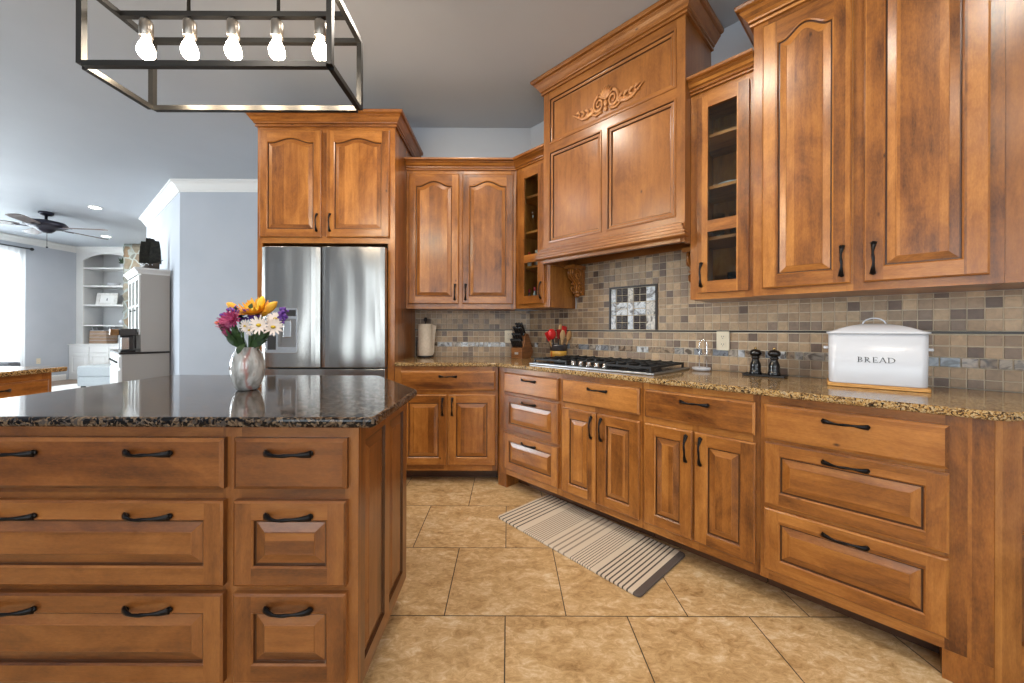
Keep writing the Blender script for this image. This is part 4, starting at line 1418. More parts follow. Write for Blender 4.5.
# lettering BREAD, roman capitals with serifs, standing on the front face
lt = MB()
yf = -BD / 2 - .0006
def stroke(x0, z0, x1, z1, w):
    d = Vector((x1 - x0, z1 - z0)).normalized(); n_ = Vector((-d.y, d.x)) * w / 2
    lt.prism([(x0 + n_.x, z0 + n_.y), (x0 - n_.x, z0 - n_.y), (x1 - n_.x, z1 - n_.y), (x1 + n_.x, z1 + n_.y)], yf - .0006, yf + .0004, axis='y')
def arcs(cx_, cz_, rx, rz, a0, a1, w0, w1, n=12):
    for i in range(n):
        t0, t1 = a0 + (a1 - a0) * i / n, a0 + (a1 - a0) * (i + 1) / n
        tm_ = (i + .5) / n
        w = w0 + (w1 - w0) * math.sin(PI * tm_)
        o1, o2, i1, i2 = [], [], [], []
        P_ = lambda a, s_: (cx_ + (rx + s_) * math.cos(a), cz_ + (rz + s_ * .6) * math.sin(a))
        lt.prism([P_(t0, w / 2), P_(t0, -w / 2), P_(t1, -w / 2), P_(t1, w / 2)], yf - .0006, yf + .0004, axis='y')
LH = .0225; TK = .0027; TN = .0011
def serif(x, z, w=.0072): stroke(x - w / 2, z, x + w / 2, z, TN)
zb_ = .096; x = -.056
# B
stroke(x, zb_, x, zb_ + LH, TK); serif(x - .0006, zb_ + .0005); serif(x - .0006, zb_ + LH - .0005)
arcs(x, zb_ + LH * .745, .0098, LH * .245, -PI / 2, PI / 2, TN, TK); arcs(x, zb_ + LH * .265, .0115, LH * .255, -PI / 2, PI / 2, TN, TK)
x += .022
# R
stroke(x, zb_, x, zb_ + LH, TK); serif(x, zb_ + .0005); serif(x - .0006, zb_ + LH - .0005)
arcs(x, zb_ + LH * .73, .0105, LH * .26, -PI / 2, PI / 2, TN, TK); stroke(x + .0035, zb_ + LH * .47, x + .0145, zb_, TK); serif(x + .015, zb_ + .0005, .005)
x += .0255
# E
stroke(x, zb_, x, zb_ + LH, TK)
for k, w in ((0.0, .0125), (.5, .0095), (1.0, .0115)):
    z = zb_ + LH * k + (.0005 if k == 0 else -.0005 if k == 1 else 0)
    stroke(x - .003, z, x + w, z, TN)
    stroke(x + w, z - (.0035 if k == 1 else .002 if k == .5 else -.0), x + w, z + (.0035 if k == 0 else .002 if k == .5 else 0), TN)
x += .028
# A
stroke(x - .009, zb_, x, zb_ + LH, TN * 1.2); stroke(x + .0095, zb_, x, zb_ + LH, TK); stroke(x - .0062, zb_ + LH * .34, x + .006, zb_ + LH * .34, TN)
serif(x - .009, zb_ + .0005, .006); serif(x + .0097, zb_ + .0005, .0068)
x += .0185
# D
stroke(x, zb_, x, zb_ + LH, TK); serif(x - .0006, zb_ + .0005); serif(x - .0006, zb_ + LH - .0005)
arcs(x + .001, zb_ + LH * .5, .0165, LH * .49, -PI / 2, PI / 2, TN, TK * 1.1, 18)
lt.build('lettering', plain('lettering_grey', (.06, .06, .065), .4), t, weld=False)
bb = MB(); bb.prism(rounded([(-BW / 2 - .004, -BD / 2 - .006), (BW / 2 + .004, -BD / 2 - .006), (BW / 2 + .004, BD / 2 + .006), (-BW / 2 - .004, BD / 2 + .006)], [0, 1, 2, 3], .012), 0, .015)
tag(bb.build('bamboo_board', WOOD_PALE, loc=(cb.x, cb.y, CZ + .0006), rot=(0, 0, ba), bevel=.002), 'thin bamboo board under the white bread box', 'board')

# ================================================================== THINGS BEHIND GLASS
def wine_glass(loc, label, h=.175, r=.033):
    g = empty('wine_glass', label, 'glass', loc, 0, 'wine glasses in the corner cabinet')
    MB().lathe([(.030, 0), (.030, .003), (.006, .008), (.004, .02), (.004, h * .42)], n=20).build('stem', CLEAR, g)
    MB().lathe([(.004, h * .42), (.02, h * .48), (r, h * .66), (r * 1.0, h * .82), (r * .82, h)], n=20).build('bowl', CLEAR, g, weld=False)
def bottle(loc, label, col, cap, h=.13, r=.016):
    g = empty('condiment_bottle', label, 'bottle', loc, 0, 'small bottles in the corner cabinet')
    MB().lathe([(r, 0), (r, h * .6), (r * .5, h * .75), (r * .45, h * .82)], n=16).build('body', plain('bottle_colour', col, .25), g)
    MB().lathe([(r * .6, h * .815), (r * .6, h), (r * .1, h + .001)], n=14).build('cap', plain('cap_colour', cap, .35), g)
zs = (1.355, 1.682, 1.965, 2.253)
wine_glass(tuple(RP(-.045, .43, zs[2])), 'clear stemmed glass on the middle shelf of the corner glass cabinet', .20, .036)
wine_glass(tuple(RP(.055, .50, zs[2])), 'clear stemmed glass at the back right of the corner glass cabinet', .19, .034)
bottle(tuple(RP(-.085, .43, zs[1])), 'white bottle with red cap on the lower shelf of the corner cabinet', (.75, .74, .72), (.5, .02, .02), .135, .018)
bottle(tuple(RP(-.035, .46, zs[1])), 'dark bottle with cream cap on the lower shelf of the corner cabinet', (.25, .22, .2), (.75, .7, .6), .15, .017)
bottle(tuple(RP(.02, .42, zs[1])), 'pale glass bottle at the right of the lower shelf in the corner cabinet', (.5, .52, .5), (.6, .6, .6), .14, .018)
bottle(tuple(RP(-.085, .43, zs[0])), 'dark bottle with red cap at the bottom left of the corner cabinet', (.12, .10, .12), (.55, .03, .05), .15, .016)
bottle(tuple(RP(-.035, .44, zs[0])), 'grey bottle with round red cap at the bottom of the corner cabinet', (.35, .36, .38), (.6, .03, .06), .165, .015)
bottle(tuple(RP(.02, .42, zs[0])), 'teal glass bottle at the bottom right of the corner cabinet', (.10, .20, .22), (.1, .1, .1), .13, .017)
def plate_stack(s, tt, z, n, lab, r=.075):
    for k in range(n):
        o = MB().lathe([(r * .5, 0), (r * .95, .010), (r, .013), (r * .97, .014), (r * .5, .004), (.002, .004)], n=26).build('plate', WHITE)
        o.location = tuple(RP(s, tt, z + .0065 * k))
        tag(o, lab[k], 'plate', 'plates in the right glass cabinet')
plate_stack(1.43, .47, zs[2], 3, ['white plate at the bottom of the small stack behind the right glass door', 'white plate in the middle of the small stack behind the right glass door', 'white plate on top of the small stack behind the right glass door'])
def tumbler(s, tt, z, lab, h=.12, r=.034, col=None):
    o = MB().lathe([(r * .8, 0), (r * .85, .004), (r, h), (r * .93, h), (r * .78, .008), (.002, .008)], n=20).build('tumbler', col or CLEAR)
    o.location = tuple(RP(s, tt, z)); tag(o, lab, 'glass', 'tumblers in the right glass cabinet')
tumbler(1.39, .44, zs[0], 'clear tumbler at the bottom left of the right glass cabinet')
tumbler(1.46, .43, zs[0], 'blue tinted tumbler at the bottom right of the right glass cabinet', .13, .034, pane_mat('blue_glass', .9, False, (.35, .5, .85)))
tumbler(1.38, .43, zs[1], 'clear tumbler at the left of the lower shelf in the right glass cabinet', .14)
tumbler(1.46, .46, zs[1], 'clear tumbler at the right of the lower shelf in the right glass cabinet', .14)

# ================================================================== RUG
def rug_mat():
    m = NT('striped_mat')
    tc = m.n('ShaderNodeTexCoord')
    sp = m.n('ShaderNodeSeparateXYZ'); m.l(tc, 'Object', sp, 0)
    mr = m.n('ShaderNodeMapRange', i_1=0.0, i_2=0.95, i_3=0.0, i_4=1.0); m.l(sp, 0, mr, 0)
    cream, brown, tan = (.66, .56, .44), (.085, .065, .055), (.30, .24, .19)
    stops = [(0, brown), (.013, cream)]
    def stripes(a, b, n, col, duty):
        w = (b - a) / n
        for k in range(n):
            stops.append((a + w * k, col)); stops.append((a + w * k + w * duty, cream))
    r = None
    # a chain of step functions is longer than one ramp allows (32 stops), so use one ramp per zone
    zones = [(.02, .215, 6, brown, .30), (.245, .415, 11, tan, .42), (.44, .585, 4, tan, .30), (.60, .74, 9, brown, .26), (.765, .955, 8, brown, .34)]
    last = None
    for a, b, n, col, duty in zones:
        q = m.n('ShaderNodeMapRange', i_1=a, i_2=b, i_3=0.0, i_4=float(n), clamp=False); m.l(mr, 0, q, 0)
        fr = m.n('ShaderNodeMath', operation='FRACT'); m.l(q, 0, fr, 0)
        lt_ = m.n('ShaderNodeMath', operation='LESS_THAN'); lt_.inputs[1].default_value = duty; m.l(fr, 0, lt_, 0)
        g1 = m.n('ShaderNodeMath', operation='GREATER_THAN'); g1.inputs[1].default_value = a; m.l(mr, 0, g1, 0)
        g2 = m.n('ShaderNodeMath', operation='LESS_THAN'); g2.inputs[1].default_value = b; m.l(mr, 0, g2, 0)
        p1 = m.n('ShaderNodeMath', operation='MULTIPLY'); m.l(lt_, 0, p1, 0); m.l(g1, 0, p1, 1)
        p2_ = m.n('ShaderNodeMath', operation='MULTIPLY'); m.l(p1, 0, p2_, 0); m.l(g2, 0, p2_, 1)
        mx = m.n('ShaderNodeMix', data_type='RGBA'); mx.inputs[7].default_value = (*col, 1)
        if last is None: mx.inputs[6].default_value = (*cream, 1)
        else: m.l(last, 2, mx, 6)
        m.l(p2_, 0, mx, 0); last = mx
    ge = m.n('ShaderNodeMath', operation='GREATER_THAN'); ge.inputs[1].default_value = .965; m.l(mr, 0, ge, 0)
    mx = m.n('ShaderNodeMix', data_type='RGBA'); mx.inputs[7].default_value = (.10, .078, .068, 1)
    m.l(last, 2, mx, 6); m.l(ge, 0, mx, 0)
    m.l(mx, 2, m.b, 'Base Color')
    nz = m.n('ShaderNodeTexNoise', i_Scale=350.0, i_Detail=2.0); m.l(tc, 'Object', nz, 'Vector')
    bp = m.n('ShaderNodeBump', i_Strength=.4, i_Distance=.002); m.l(nz, 'Fac', bp, 'Height'); m.l(bp, 0, m.b, 'Normal')
    m.set(Roughness=.85)
    return m.m
ra = Vector((-.064, 2.345)); rb = Vector((.573, 1.640)); rc = Vector((.936, 1.943))
rdir = (rb - ra); rl_ = rdir.length; rw_ = (rc - rb).length
mb = MB(); mb.prism(rounded([(0, 0), (rl_, 0), (rl_, rw_), (0, rw_)], [0, 1, 2, 3], .025), 0, .012)
tag(mb.build('kitchen_mat', rug_mat(), loc=(ra.x, ra.y, .0008), rot=(0, 0, math.atan2(rdir.y, rdir.x)), bevel=.004),
    'cream kitchen mat with brown stripes on the floor before the cooktop', 'mat')

# ================================================================== VASE AND FLOWERS
VX, VY = -1.058, 1.545
def vase_mat():
    m = NT('pearly_glazed_glass')
    tc = m.n('ShaderNodeTexCoord')
    mp = m.n('ShaderNodeMapping'); mp.inputs['Scale'].default_value = (9, 9, 5); m.l(tc, 'Object', mp, 0)
    nz = m.n('ShaderNodeTexNoise', i_Scale=1.6, i_Detail=5.0, i_Distortion=1.4); m.l(mp, 0, nz, 'Vector')
    r = m.ramp([(.3, (.17, .165, .155)), (.46, (.36, .355, .34)), (.56, (.52, .52, .51)), (.68, (.40, .31, .26))])
    m.l(nz, 'Fac', r, 0)
    # red run of glaze down the front
    sp = m.n('ShaderNodeSeparateXYZ'); m.l(tc, 'Object', sp, 0)
    wob = m.n('ShaderNodeMath', operation='MULTIPLY_ADD'); wob.inputs[1].default_value = .035; m.l(nz, 'Fac', wob, 0); m.l(sp, 0, wob, 2)
    sub = m.n('ShaderNodeMath', operation='SUBTRACT'); sub.inputs[1].default_value = .045; m.l(wob, 0, sub, 0)
    ab = m.n('ShaderNodeMath', operation='ABSOLUTE'); m.l(sub, 0, ab, 0)
    lt_ = m.ramp([(.0015, (.8, .8, .8)), (.006, (0, 0, 0))]); m.l(ab, 0, lt_, 0)
    ys = m.n('ShaderNodeMath', operation='LESS_THAN'); ys.inputs[1].default_value = -.01; m.l(sp, 1, ys, 0)
    pr_ = m.n('ShaderNodeMath', operation='MULTIPLY'); m.l(lt_, 0, pr_, 0); m.l(ys, 0, pr_, 1)
    mx = m.n('ShaderNodeMix', data_type='RGBA'); mx.inputs[7].default_value = (.36, .13, .11, 1)
    m.l(r, 0, mx, 6); m.l(pr_, 0, mx, 0); m.l(mx, 2, m.b, 'Base Color')
    m.set(Roughness=.10)
    m.b.inputs['Coat Weight'].default_value = .5
    return m.m
tv = MB().lathe([(.030, 0), (.038, .003), (.048, .022), (.058, .055), (.0615, .088), (.0595, .115), (.052, .143), (.043, .160), (.039, .168), (.041, .174),
                 (.037, .174), (.035, .166), (.047, .140), (.053, .10), (.049, .06), (.030, .012), (.002, .010)], n=40).build('vase', vase_mat(), loc=(VX, VY, .9145))
tag(tv, 'pearly round glass vase with a red streak, holding flowers on the island', 'vase')
LEAF = noisy('leaf_green', (.010, .028, .010), (.040, .085, .022), 30, .5)
STEM = plain('stem_green', (.05, .11, .03), .5)
ZM = .9145
def petal_ring(mb, c, nrm, n, r0, r1, w, lift, jit=.1, m=0, cup=.2):
    nrm = Vector(nrm).normalized(); u = nrm.orthogonal().normalized(); v = nrm.cross(u)
    c = Vector(c)
    for k in range(n):
        a = 2 * PI * k / n + R.uniform(-jit, jit)
        d = u * math.cos(a) + v * math.sin(a); s_ = nrm.cross(d)
        ln = r1 * R.uniform(.88, 1.06)
        rows = []
        for i in range(5):
            f_ = i / 4
            rr = r0 + (ln - r0) * f_
            hw = w * math.sin(PI * (.12 + .80 * f_)) * .5
            z = lift * f_ * f_ * ln
            base = c + d * rr + nrm * z
            rows.append([base - s_ * hw + nrm * hw * cup, base, base + s_ * hw + nrm * hw * cup])
        mb.piece(); mb.grid(rows, m=m)
def flower(kind, label, head, base_dx, nrm, petals, pmat, centre, cmat, stem_r=.0022, group=None, cat='flower'):
    """petals: list of (n,r0,r1,w,lift)"""
    t = empty(kind, label, cat, (VX, VY, ZM), 0, group)
    h = Vector(head)
    b = Vector((base_dx[0], base_dx[1], .155))
    lo = Vector((base_dx[0] * .5, base_dx[1] * .5, .03))
    nv = Vector(nrm).normalized()
    MB().tube([lo, b, b * .4 + h * .6 - nv * .012, h - nv * .004], stem_r, 6).build('stem', STEM, t)
    if petals:
        mb = MB()
        for (n, r0, r1, w, lift) in petals: petal_ring(mb, h, nv, n, r0, r1, w, lift)
        mb.build('petals', pmat, t, weld=False)
    if centre:
        cb_ = MB(); cb_.ball(h + nv * .002, centre, 12, sq=(1, 1, .75)); cb_.build('flower_centre', cmat, t)
    return t
YEL = noisy('yellow_petal', (.66, .27, .015), (.82, .45, .03), 25, .55)
WPET = plain('white_petal', (.82, .72, .66), .6)
PINK = noisy('magenta_petal', (.30, .02, .10), (.55, .10, .25), 40, .55)
PURP = noisy('violet_petal', (.07, .02, .20), (.16, .05, .34), 60, .6)
ORNG = plain('orange_petal', (.62, .10, .02), .5)
YC = plain('yellow_centre', (.55, .38, .02), .7)
DKC = plain('dark_centre', (.05, .03, .012), .8)
# sunflower leaning back, its petals standing up
flower('sunflower', 'large yellow sunflower at the top of the vase', (.028, .004, .318), (.008, 0), (.05, -.42, .75),
       [(20, .018, .062, .020, .25), (18, .016, .056, .018, .55), (14, .014, .046, .016, .9)], YEL, .020, YC, .004)
# long yellow lily buds
def bud(label, pts, r, mat, group):
    t = empty('lily_bud', label, 'flower', (VX, VY, ZM), 0, group)
    p0 = Vector(pts[0])
    MB().tube([(p0.x * .15, p0.y * .2, .05), (p0.x * .3, p0.y * .4, .16), p0], .003, 6).build('stem', STEM, t)
    n = len(pts)
    MB().tube(pts, [r * q for q in (.35, .85, 1.0, .85, .5, .12)][:n], 10).build('petals', mat, t)
bud('yellow lily bud pointing up right beside the sunflower', [(.060, 0, .300), (.075, 0, .318), (.090, -.002, .333), (.105, -.004, .345), (.115, -.005, .352), (.123, -.006, .357)], .017, YEL, 'lily buds in the vase')
bud('yellow lily bud pointing straight up at the crown of the bouquet', [(.036, .015, .320), (.040, .015, .336), (.044, .015, .352), (.048, .015, .366), (.050, .015, .376), (.051, .015, .384)], .015, plain('lemon_petal', (.80, .55, .03), .5), 'lily buds in the vase')
bud('yellow lily bud pointing up left over the violet flowers', [(-.040, 0, .318), (-.050, 0, .328), (-.060, -.002, .337), (-.072, -.002, .345), (-.080, -.002, .349), (-.086, -.002, .352)], .015, YEL, 'lily buds in the vase')
bud('slim orange bud at the far left of the bouquet', [(-.085, -.01, .262), (-.097, -.01, .267), (-.108, -.01, .270), (-.117, -.01, .272), (-.124, -.01, .272), (-.129, -.01, .271)], .010, ORNG, 'lily buds in the vase')
for (lab, hd, nr_, sc) in (('white daisy facing forward right of the middle of the bouquet', (.078, -.050, .262), (.1, -1, .15), .88),
                           ('white daisy at the right edge of the bouquet', (.122, -.030, .255), (.55, -1, .1), .85),
                           ('blush white daisy above the right edge of the bouquet', (.118, -.010, .288), (.4, -.8, .6), .72),
                           ('blush white daisy low in the middle of the bouquet', (.022, -.045, .258), (-.2, -1, .1), .62),
                           ('small white daisy hanging low under the others', (.044, -.055, .243), (-.1, -1, -.3), .5)):
    flower('daisy', lab, hd, (.010, -.01), nr_, [(13, .008 * sc, .046 * sc, .0105 * sc, .10), (12, .008 * sc, .040 * sc, .0095 * sc, .28)], WPET, .0105 * sc, YC, group='daisies in the vase')
for (lab, hd, nr_, sc) in (('magenta mum left of the middle of the bouquet', (-.030, -.045, .285), (-.15, -1, .35), 1.15),
                           ('magenta mum at the left of the bouquet', (-.070, -.025, .270), (-.6, -.9, .2), 1.0),
                           ('magenta mum low on the left of the bouquet', (-.052, -.035, .240), (-.5, -.9, -.2), .7)):
    flower('chrysanthemum', lab, hd, (-.012, -.005), nr_, [(18, .004, .036 * sc, .008 * sc, .1), (16, .004, .032 * sc, .008 * sc, .5), (12, .003, .026 * sc, .007 * sc, 1.0), (8, .002, .018 * sc, .006 * sc, 1.8)], PINK, .006 * sc, PINK, group='mums in the vase')
def statice(lab, c, n, sp):
    t = empty('statice', lab, 'flower', (VX, VY, ZM), 0, 'violet statice in the vase')
    c = Vector(c)
    MB().tube([(c.x * .15, c.y * .2, .05), (c.x * .3, c.y * .4, .165), c], .002, 6).build('stem', STEM, t)
    mb = MB()
    for k in range(n):
        mb.ball((c.x + R.gauss(0, sp[0]), c.y + R.gauss(0, sp[1]), c.z + R.gauss(0, sp[2])), R.uniform(.005, .009), 6)
    mb.build('florets', PURP, t, weld=False)
statice('violet statice spray at the upper left of the bouquet', (-.030, -.01, .318), 40, (.022, .012, .008))
statice('violet statice spray at the far left of the bouquet', (-.083, .0, .303), 26, (.012, .01, .008))
statice('violet statice spray at the right edge of the bouquet', (.140, .0, .300), 26, (.008, .008, .014))
statice('violet statice spray in the middle behind the daisies', (.020, .0, .290), 30, (.018, .01, .012))
def leaf_mesh(mb, base, tip, w, bend=.01):
    b, t_ = Vector(base), Vector(tip)
    d = t_ - b; s_ = d.cross(Vector((0, 1, .2))).normalized()
    rows = []
    for i in range(7):
        f_ = i / 6
        c = b + d * f_ + Vector((0, -bend * math.sin(PI * f_), 0))
        hw = w * math.sin(PI * (.04 + .94 * f_)) ** .8 * .5
        rows.append([c - s_ * hw, c + Vector((0, .002, 0)), c + s_ * hw])
    mb.grid(rows)
fol = empty('foliage_sprig', 'dark green leaves around the rim of the vase under the flowers', 'foliage', (VX, VY, ZM), 0)
lm = MB()
for k in range(26):
    a = R.uniform(0, 2 * PI); r = R.uniform(.045, .10)
    b = Vector((.02 * math.cos(a), .02 * math.sin(a), .17)); tp = Vector((r * math.cos(a) * 1.1, r * math.sin(a) * .8, R.uniform(.20, .275)))
    leaf_mesh(lm, b, tp, R.uniform(.016, .03))
leaf_mesh(lm, (.02, -.046, .19), (.012, -.074, .150), .024)
leaf_mesh(lm, (-.02, .0, .29), (-.042, -.02, .335), .026); leaf_mesh(lm, (.0, .02, .30), (.01, .01, .352), .026)
lm.build('leaves', LEAF, fol, weld=False)
sm_ = MB()
for k in range(9):
    a = R.uniform(0, 2 * PI); r = R.uniform(.03, .07)
    sm_.tube([(.01 * math.cos(a), .01 * math.sin(a), .04), (.028 * math.cos(a), .028 * math.sin(a), .17), (r * math.cos(a), r * math.sin(a), .25)], .002, 6)
sm_.build('stems', STEM, fol, weld=False)

# ================================================================== LIVING ROOM
# ---- hutch against the angled wall
dwall = Vector((-.77, .64)).normalized(); dout = Vector((-.64, -.77)).normalized()
P0 = Vector((-4.56, 5.14))
HWD, HBD, HUD = 1.06, .468, .300
org = P0 + dwall * HWD + dout * (HBD + .012)
ha = math.atan2(-dwall.y, -dwall.x)
GREIGE = plain('warm_grey_cabinet_side', (.44, .41, .38), .5)
t = empty('hutch', 'white hutch with glass doors and a dark counter, against the angled wall', 'hutch', (org.x, org.y, 0), ha)
def loc_h(x, y, z):
    v = Matrix.Rotation(ha, 4, 'Z') @ Vector((x, y, 0))
    return (org.x + v.x, org.y + v.y, z)
MB().box(0, HWD, .018, HBD, .0, .83, (0, 0, 1)).build('base', GREIGE, t)
MB().box(-.015, HWD + .015, -.015, HBD, .8305, .856).build('counter', plain('black_counter', (.02, .019, .02), .3), t, bevel=.004)
HF = MB()
HF.box(0, HWD, 0, .017, .0, .83); HF.build('front_board', WHITE_PAINT, t)
for k in range(3):
    x0 = .03 + k * .338
    d_ = MB().box(x0, x0 + .322, -.014, -.0005, .66, .80).build('drawer', WHITE_PAINT, t, bevel=.004)
    for q in (.08, .24):
        kb_ = MB().lathe([(.006, -.016), (.014, -.022), (.015, -.030), (.008, -.036), (.001, -.036)], (x0 + q, 0, .73), 12, axis='y').build('knob', BLACK, d_)
for k in range(3):
    x0 = .03 + k * .338
    dm = door_mesh(.322, .56, fw=.05).build('door', WHITE_PAINT, t, loc=(x0, 0, .07))
    MB().lathe([(.006, -.020), (.014, -.026), (.015, -.034), (.008, -.040), (.001, -.040)], (.29 if k == 0 else .03, 0, .30), 12, axis='y').build('knob', BLACK, dm)
yu = HBD - HUD
ub = MB()
ub.box(0, .02, yu + .018, HBD, .857, 1.87, (0, 0, 1)); ub.box(HWD - .02, HWD, yu + .018, HBD, .857, 1.87, (0, 0, 1))
ub.box(.02, HWD - .02, HBD - .015, HBD, .857, 1.87); ub.box(.02, HWD - .02, yu + .018, HBD - .015, 1.85, 1.87)
for z in (1.10, 1.35, 1.60): ub.box(.02, HWD - .02, yu + .03, HBD - .016, z, z + .018)
ub.build('upper_case', GREIGE, t, weld=False)
for k in range(3):
    x0 = .012 + k * .347
    d_ = MB()
    for a, b, c, d in ((x0, x0 + .05, 1.08, 1.85), (x0 + .292, x0 + .342, 1.08, 1.85), (x0 + .05, x0 + .292, 1.08, 1.13), (x0 + .05, x0 + .292, 1.80, 1.85), (x0 + .05, x0 + .292, 1.45, 1.47), (x0 + .165, x0 + .177, 1.13, 1.80)):
        d_.box(a, b, yu, yu + .016, c, d)
    do_ = d_.build('glass_door', WHITE_PAINT, t, weld=False)
    MB().box(x0 + .05, x0 + .292, yu + .007, yu + .010, 1.13, 1.80).build('glass_pane', PANE, do_)
    MB().lathe([(.006, yu - .001), (.012, yu - .012), (.008, yu - .018), (.001, yu - .018)], (x0 + (.32 if k == 0 else .025), 0, 1.4), 12, axis='y').build('knob', BLACK, do_)
MB().sweep([(0, HBD), (0, yu), (HWD, yu), (HWD, HBD)], [(0, 0), (.01, 0), (.015, .02), (.04, .05), (.05, .055), (.05, .075), (0, .075)], 1.868).build('cornice', WHITE_PAINT, t)
# ---- model ship on the hutch
sx, sy, sz = loc_h(.80, .30, 1.944)
sh = empty('model_ship', 'dark model sailing ship with black sails on top of the hutch', 'model ship', (sx, sy, sz), math.radians(8))
SAIL = noisy('dark_sail', (.010, .010, .008), (.030, .028, .020), 30, .8)
HULL = plain('ship_hull', (.045, .028, .018), .4)
hm = MB()
rows = []
for i in range(13):
    u = -1 + 2 * i / 12
    w = .048 * (1 - abs(u) ** 2.6) + .004
    zt_ = .085 + .030 * u * u
    x = u * .118
    rows.append([(x, -w, zt_), (x, -w * .9, .05), (x * .97, -w * .5, .018), (x * .95, 0, .006), (x * .97, w * .5, .018), (x, w * .9, .05), (x, w, zt_)])
hm.grid(rows); 
for k in range(len(rows) - 1):
    hm.face([rows[k][0], rows[k + 1][0], rows[k + 1][6], rows[k][6]])
hm.build('hull', HULL, sh, weld=False)
MB().box(-.07, .07, -.02, .02, 0, .02).build('stand', BLACK, sh)
mm = MB()
for x, h_ in ((-.06, .40), (.0, .455), (.062, .42)): mm.tube([(x, 0, .09), (x, 0, h_)], .0045, 6)
mm.tube([(.105, 0, .105), (.165, 0, .155)], .004, 6)
mm.build('masts', HULL, sh, weld=False)
for x, hs in ((-.062, ((.098, .225, .062, .058), (.220, .325, .058, .050), (.320, .395, .050, .040))), (.0, ((.098, .235, .062, .058), (.230, .345, .058, .052), (.340, .440, .052, .042))), (.062, ((.098, .23, .062, .058), (.225, .33, .058, .050), (.325, .41, .050, .038)))):
    for z0, z1, w0, w1 in hs:
        sl = MB()
        rows = []
        for j in range(6):
            v = j / 5
            ww = w0 + (w1 - w0) * v
            rows.append([(x + .004 + .012 * math.sin(PI * (.15 + .7 * v)) * (1 - (i_ - 4) ** 2 / 22) + ww * .70 * (i_ - 4) / 4, ww * (i_ - 4) / 4 * .75, z0 + (z1 - z0) * v) for i_ in range(9)])
        sl.grid(rows); sl.build('sail', SAIL, sh, weld=False)
gp = MB()
for k in range(4): gp.ball((-.07 + .045 * k, -.050, .075), .006, 6)
gp.build('gun_ports', WHITE, sh, weld=False)
# ---- coffee machine
cx_, cy_, cz_ = loc_h(.90, HBD - HUD - .095, .8565)
cf = empty('espresso_machine', 'black and steel coffee machine with an amber front on the hutch counter', 'coffee machine', (cx_, cy_, cz_), ha + PI / 2)
cf.scale = (.7, 1, 1)
MB().box(-.10, .10, -.12, .12, 0, .025).build('drip_base', BLACK, cf, bevel=.006)
MB().box(-.095, .095, .02, .12, .025, .21).build('column', plain('machine_grey', (.10, .10, .105), .35, .5), cf, bevel=.01)
MB().box(-.085, .02, -.10, .015, .027, .19).build('steel_tank', STEEL_FLAT, cf, bevel=.008)
MB().box(-.11, .11, -.13, .13, .21, .30).build('head', plain('machine_head', (.07, .068, .07), .35, .4), cf, bevel=.012)
MB().box(-.225, -.112, -.11, .06, .215, .295).build('amber_hopper', noisy('amber', (.22, .10, .03), (.38, .20, .07), 12, .3), cf, bevel=.01)
MB().box(.102, .125, -.02, .03, .04, .26).build('side_handle', BLACK, cf, bevel=.006)
# ---- little sailboat ornament
sx, sy, sz = loc_h(.60, .06, .8565)
sb = empty('sailboat_ornament', 'tiny sailboat ornament on the hutch counter left of the coffee machine', 'ornament', (sx, sy, sz), 0)
hm = MB()
hm.prism([(-.05, .028), (-.032, 0), (.032, 0), (.055, .028)], -.014, .014, axis='y'); hm.build('hull', HULL, sb, bevel=.003)
hm = MB(); hm.tube([(0, 0, .028), (0, 0, .15)], .003, 6); hm.build('mast', HULL, sb)
hm = MB(); hm.prism([(.005, .035), (.045, .035), (.005, .145)], -.002, .002, axis='y'); hm.prism([(-.005, .035), (-.035, .035), (-.005, .125)], -.002, .002, axis='y'); hm.build('sails', plain('sail_cloth', (.5, .47, .4), .8), sb, weld=False)

# ---- built-in bookcase
BY = 8.75
bk = empty('built_in_bookcase', 'white built-in bookcase with an arched top in the living room corner', 'bookcase', (LX + .002, BY, 0), 0)
BL, BR = .155, 1.26      # opening, from the left wall
FWB = 1.40
DB = .46
fb = MB()
arch = [(BL + (BR - BL) * i / 24, 2.73 + .14 * math.sin(PI * i / 24) ** .75) for i in range(25)]
fb.box(0, BL, 0, .03, .80, 3.015, (0, 0, 1)); fb.box(BR, FWB, 0, .03, .80, 3.015, (0, 0, 1))
for i in range(24):
    a, b = arch[i], arch[i + 1]
    fb.face([(a[0], 0, a[1]), (b[0], 0, b[1]), (b[0], 0, 3.015), (a[0], 0, 3.015)])
    fb.face([(a[0], 0, a[1]), (b[0], 0, b[1]), (b[0], .03, b[1]), (a[0], .03, a[1])])
fb.build('face_frame', WHITE_PAINT, bk, weld=False)
MB().sweep([(0, 0), (FWB, 0)], CROWN_ROOM, CEIL - .131).build('crown_moulding', WHITE_PAINT, bk)
ins = MB()
GREYIN = plain('bookcase_lining', (.58, .59, .60), .6)
ins.box(BL - .02, BL, .031, DB, .80, 3.0, (0, 0, 1)); ins.box(BR, BR + .02, .031, DB, .80, 3.0, (0, 0, 1)); ins.box(BL, BR, DB - .02, DB, .80, 3.0); ins.box(BL, BR, .031, DB - .02, 2.96, 3.0)
ins.build('lining', GREYIN, bk, weld=False)
SHZ = (2.560, 2.145, 1.705, 1.235)
for z in SHZ: MB().box(BL + .001, BR - .001, .012, DB - .021, z - .03, z).build('shelf', WHITE_PAINT, bk)
MB().box(0, 1.40, -.14, DB, 0, .775).build('base_cabinet', WHITE_PAINT, bk)
MB().box(-.0, 1.405, -.165, DB, .7755, .80).build('base_top', WHITE_PAINT, bk, bevel=.004)
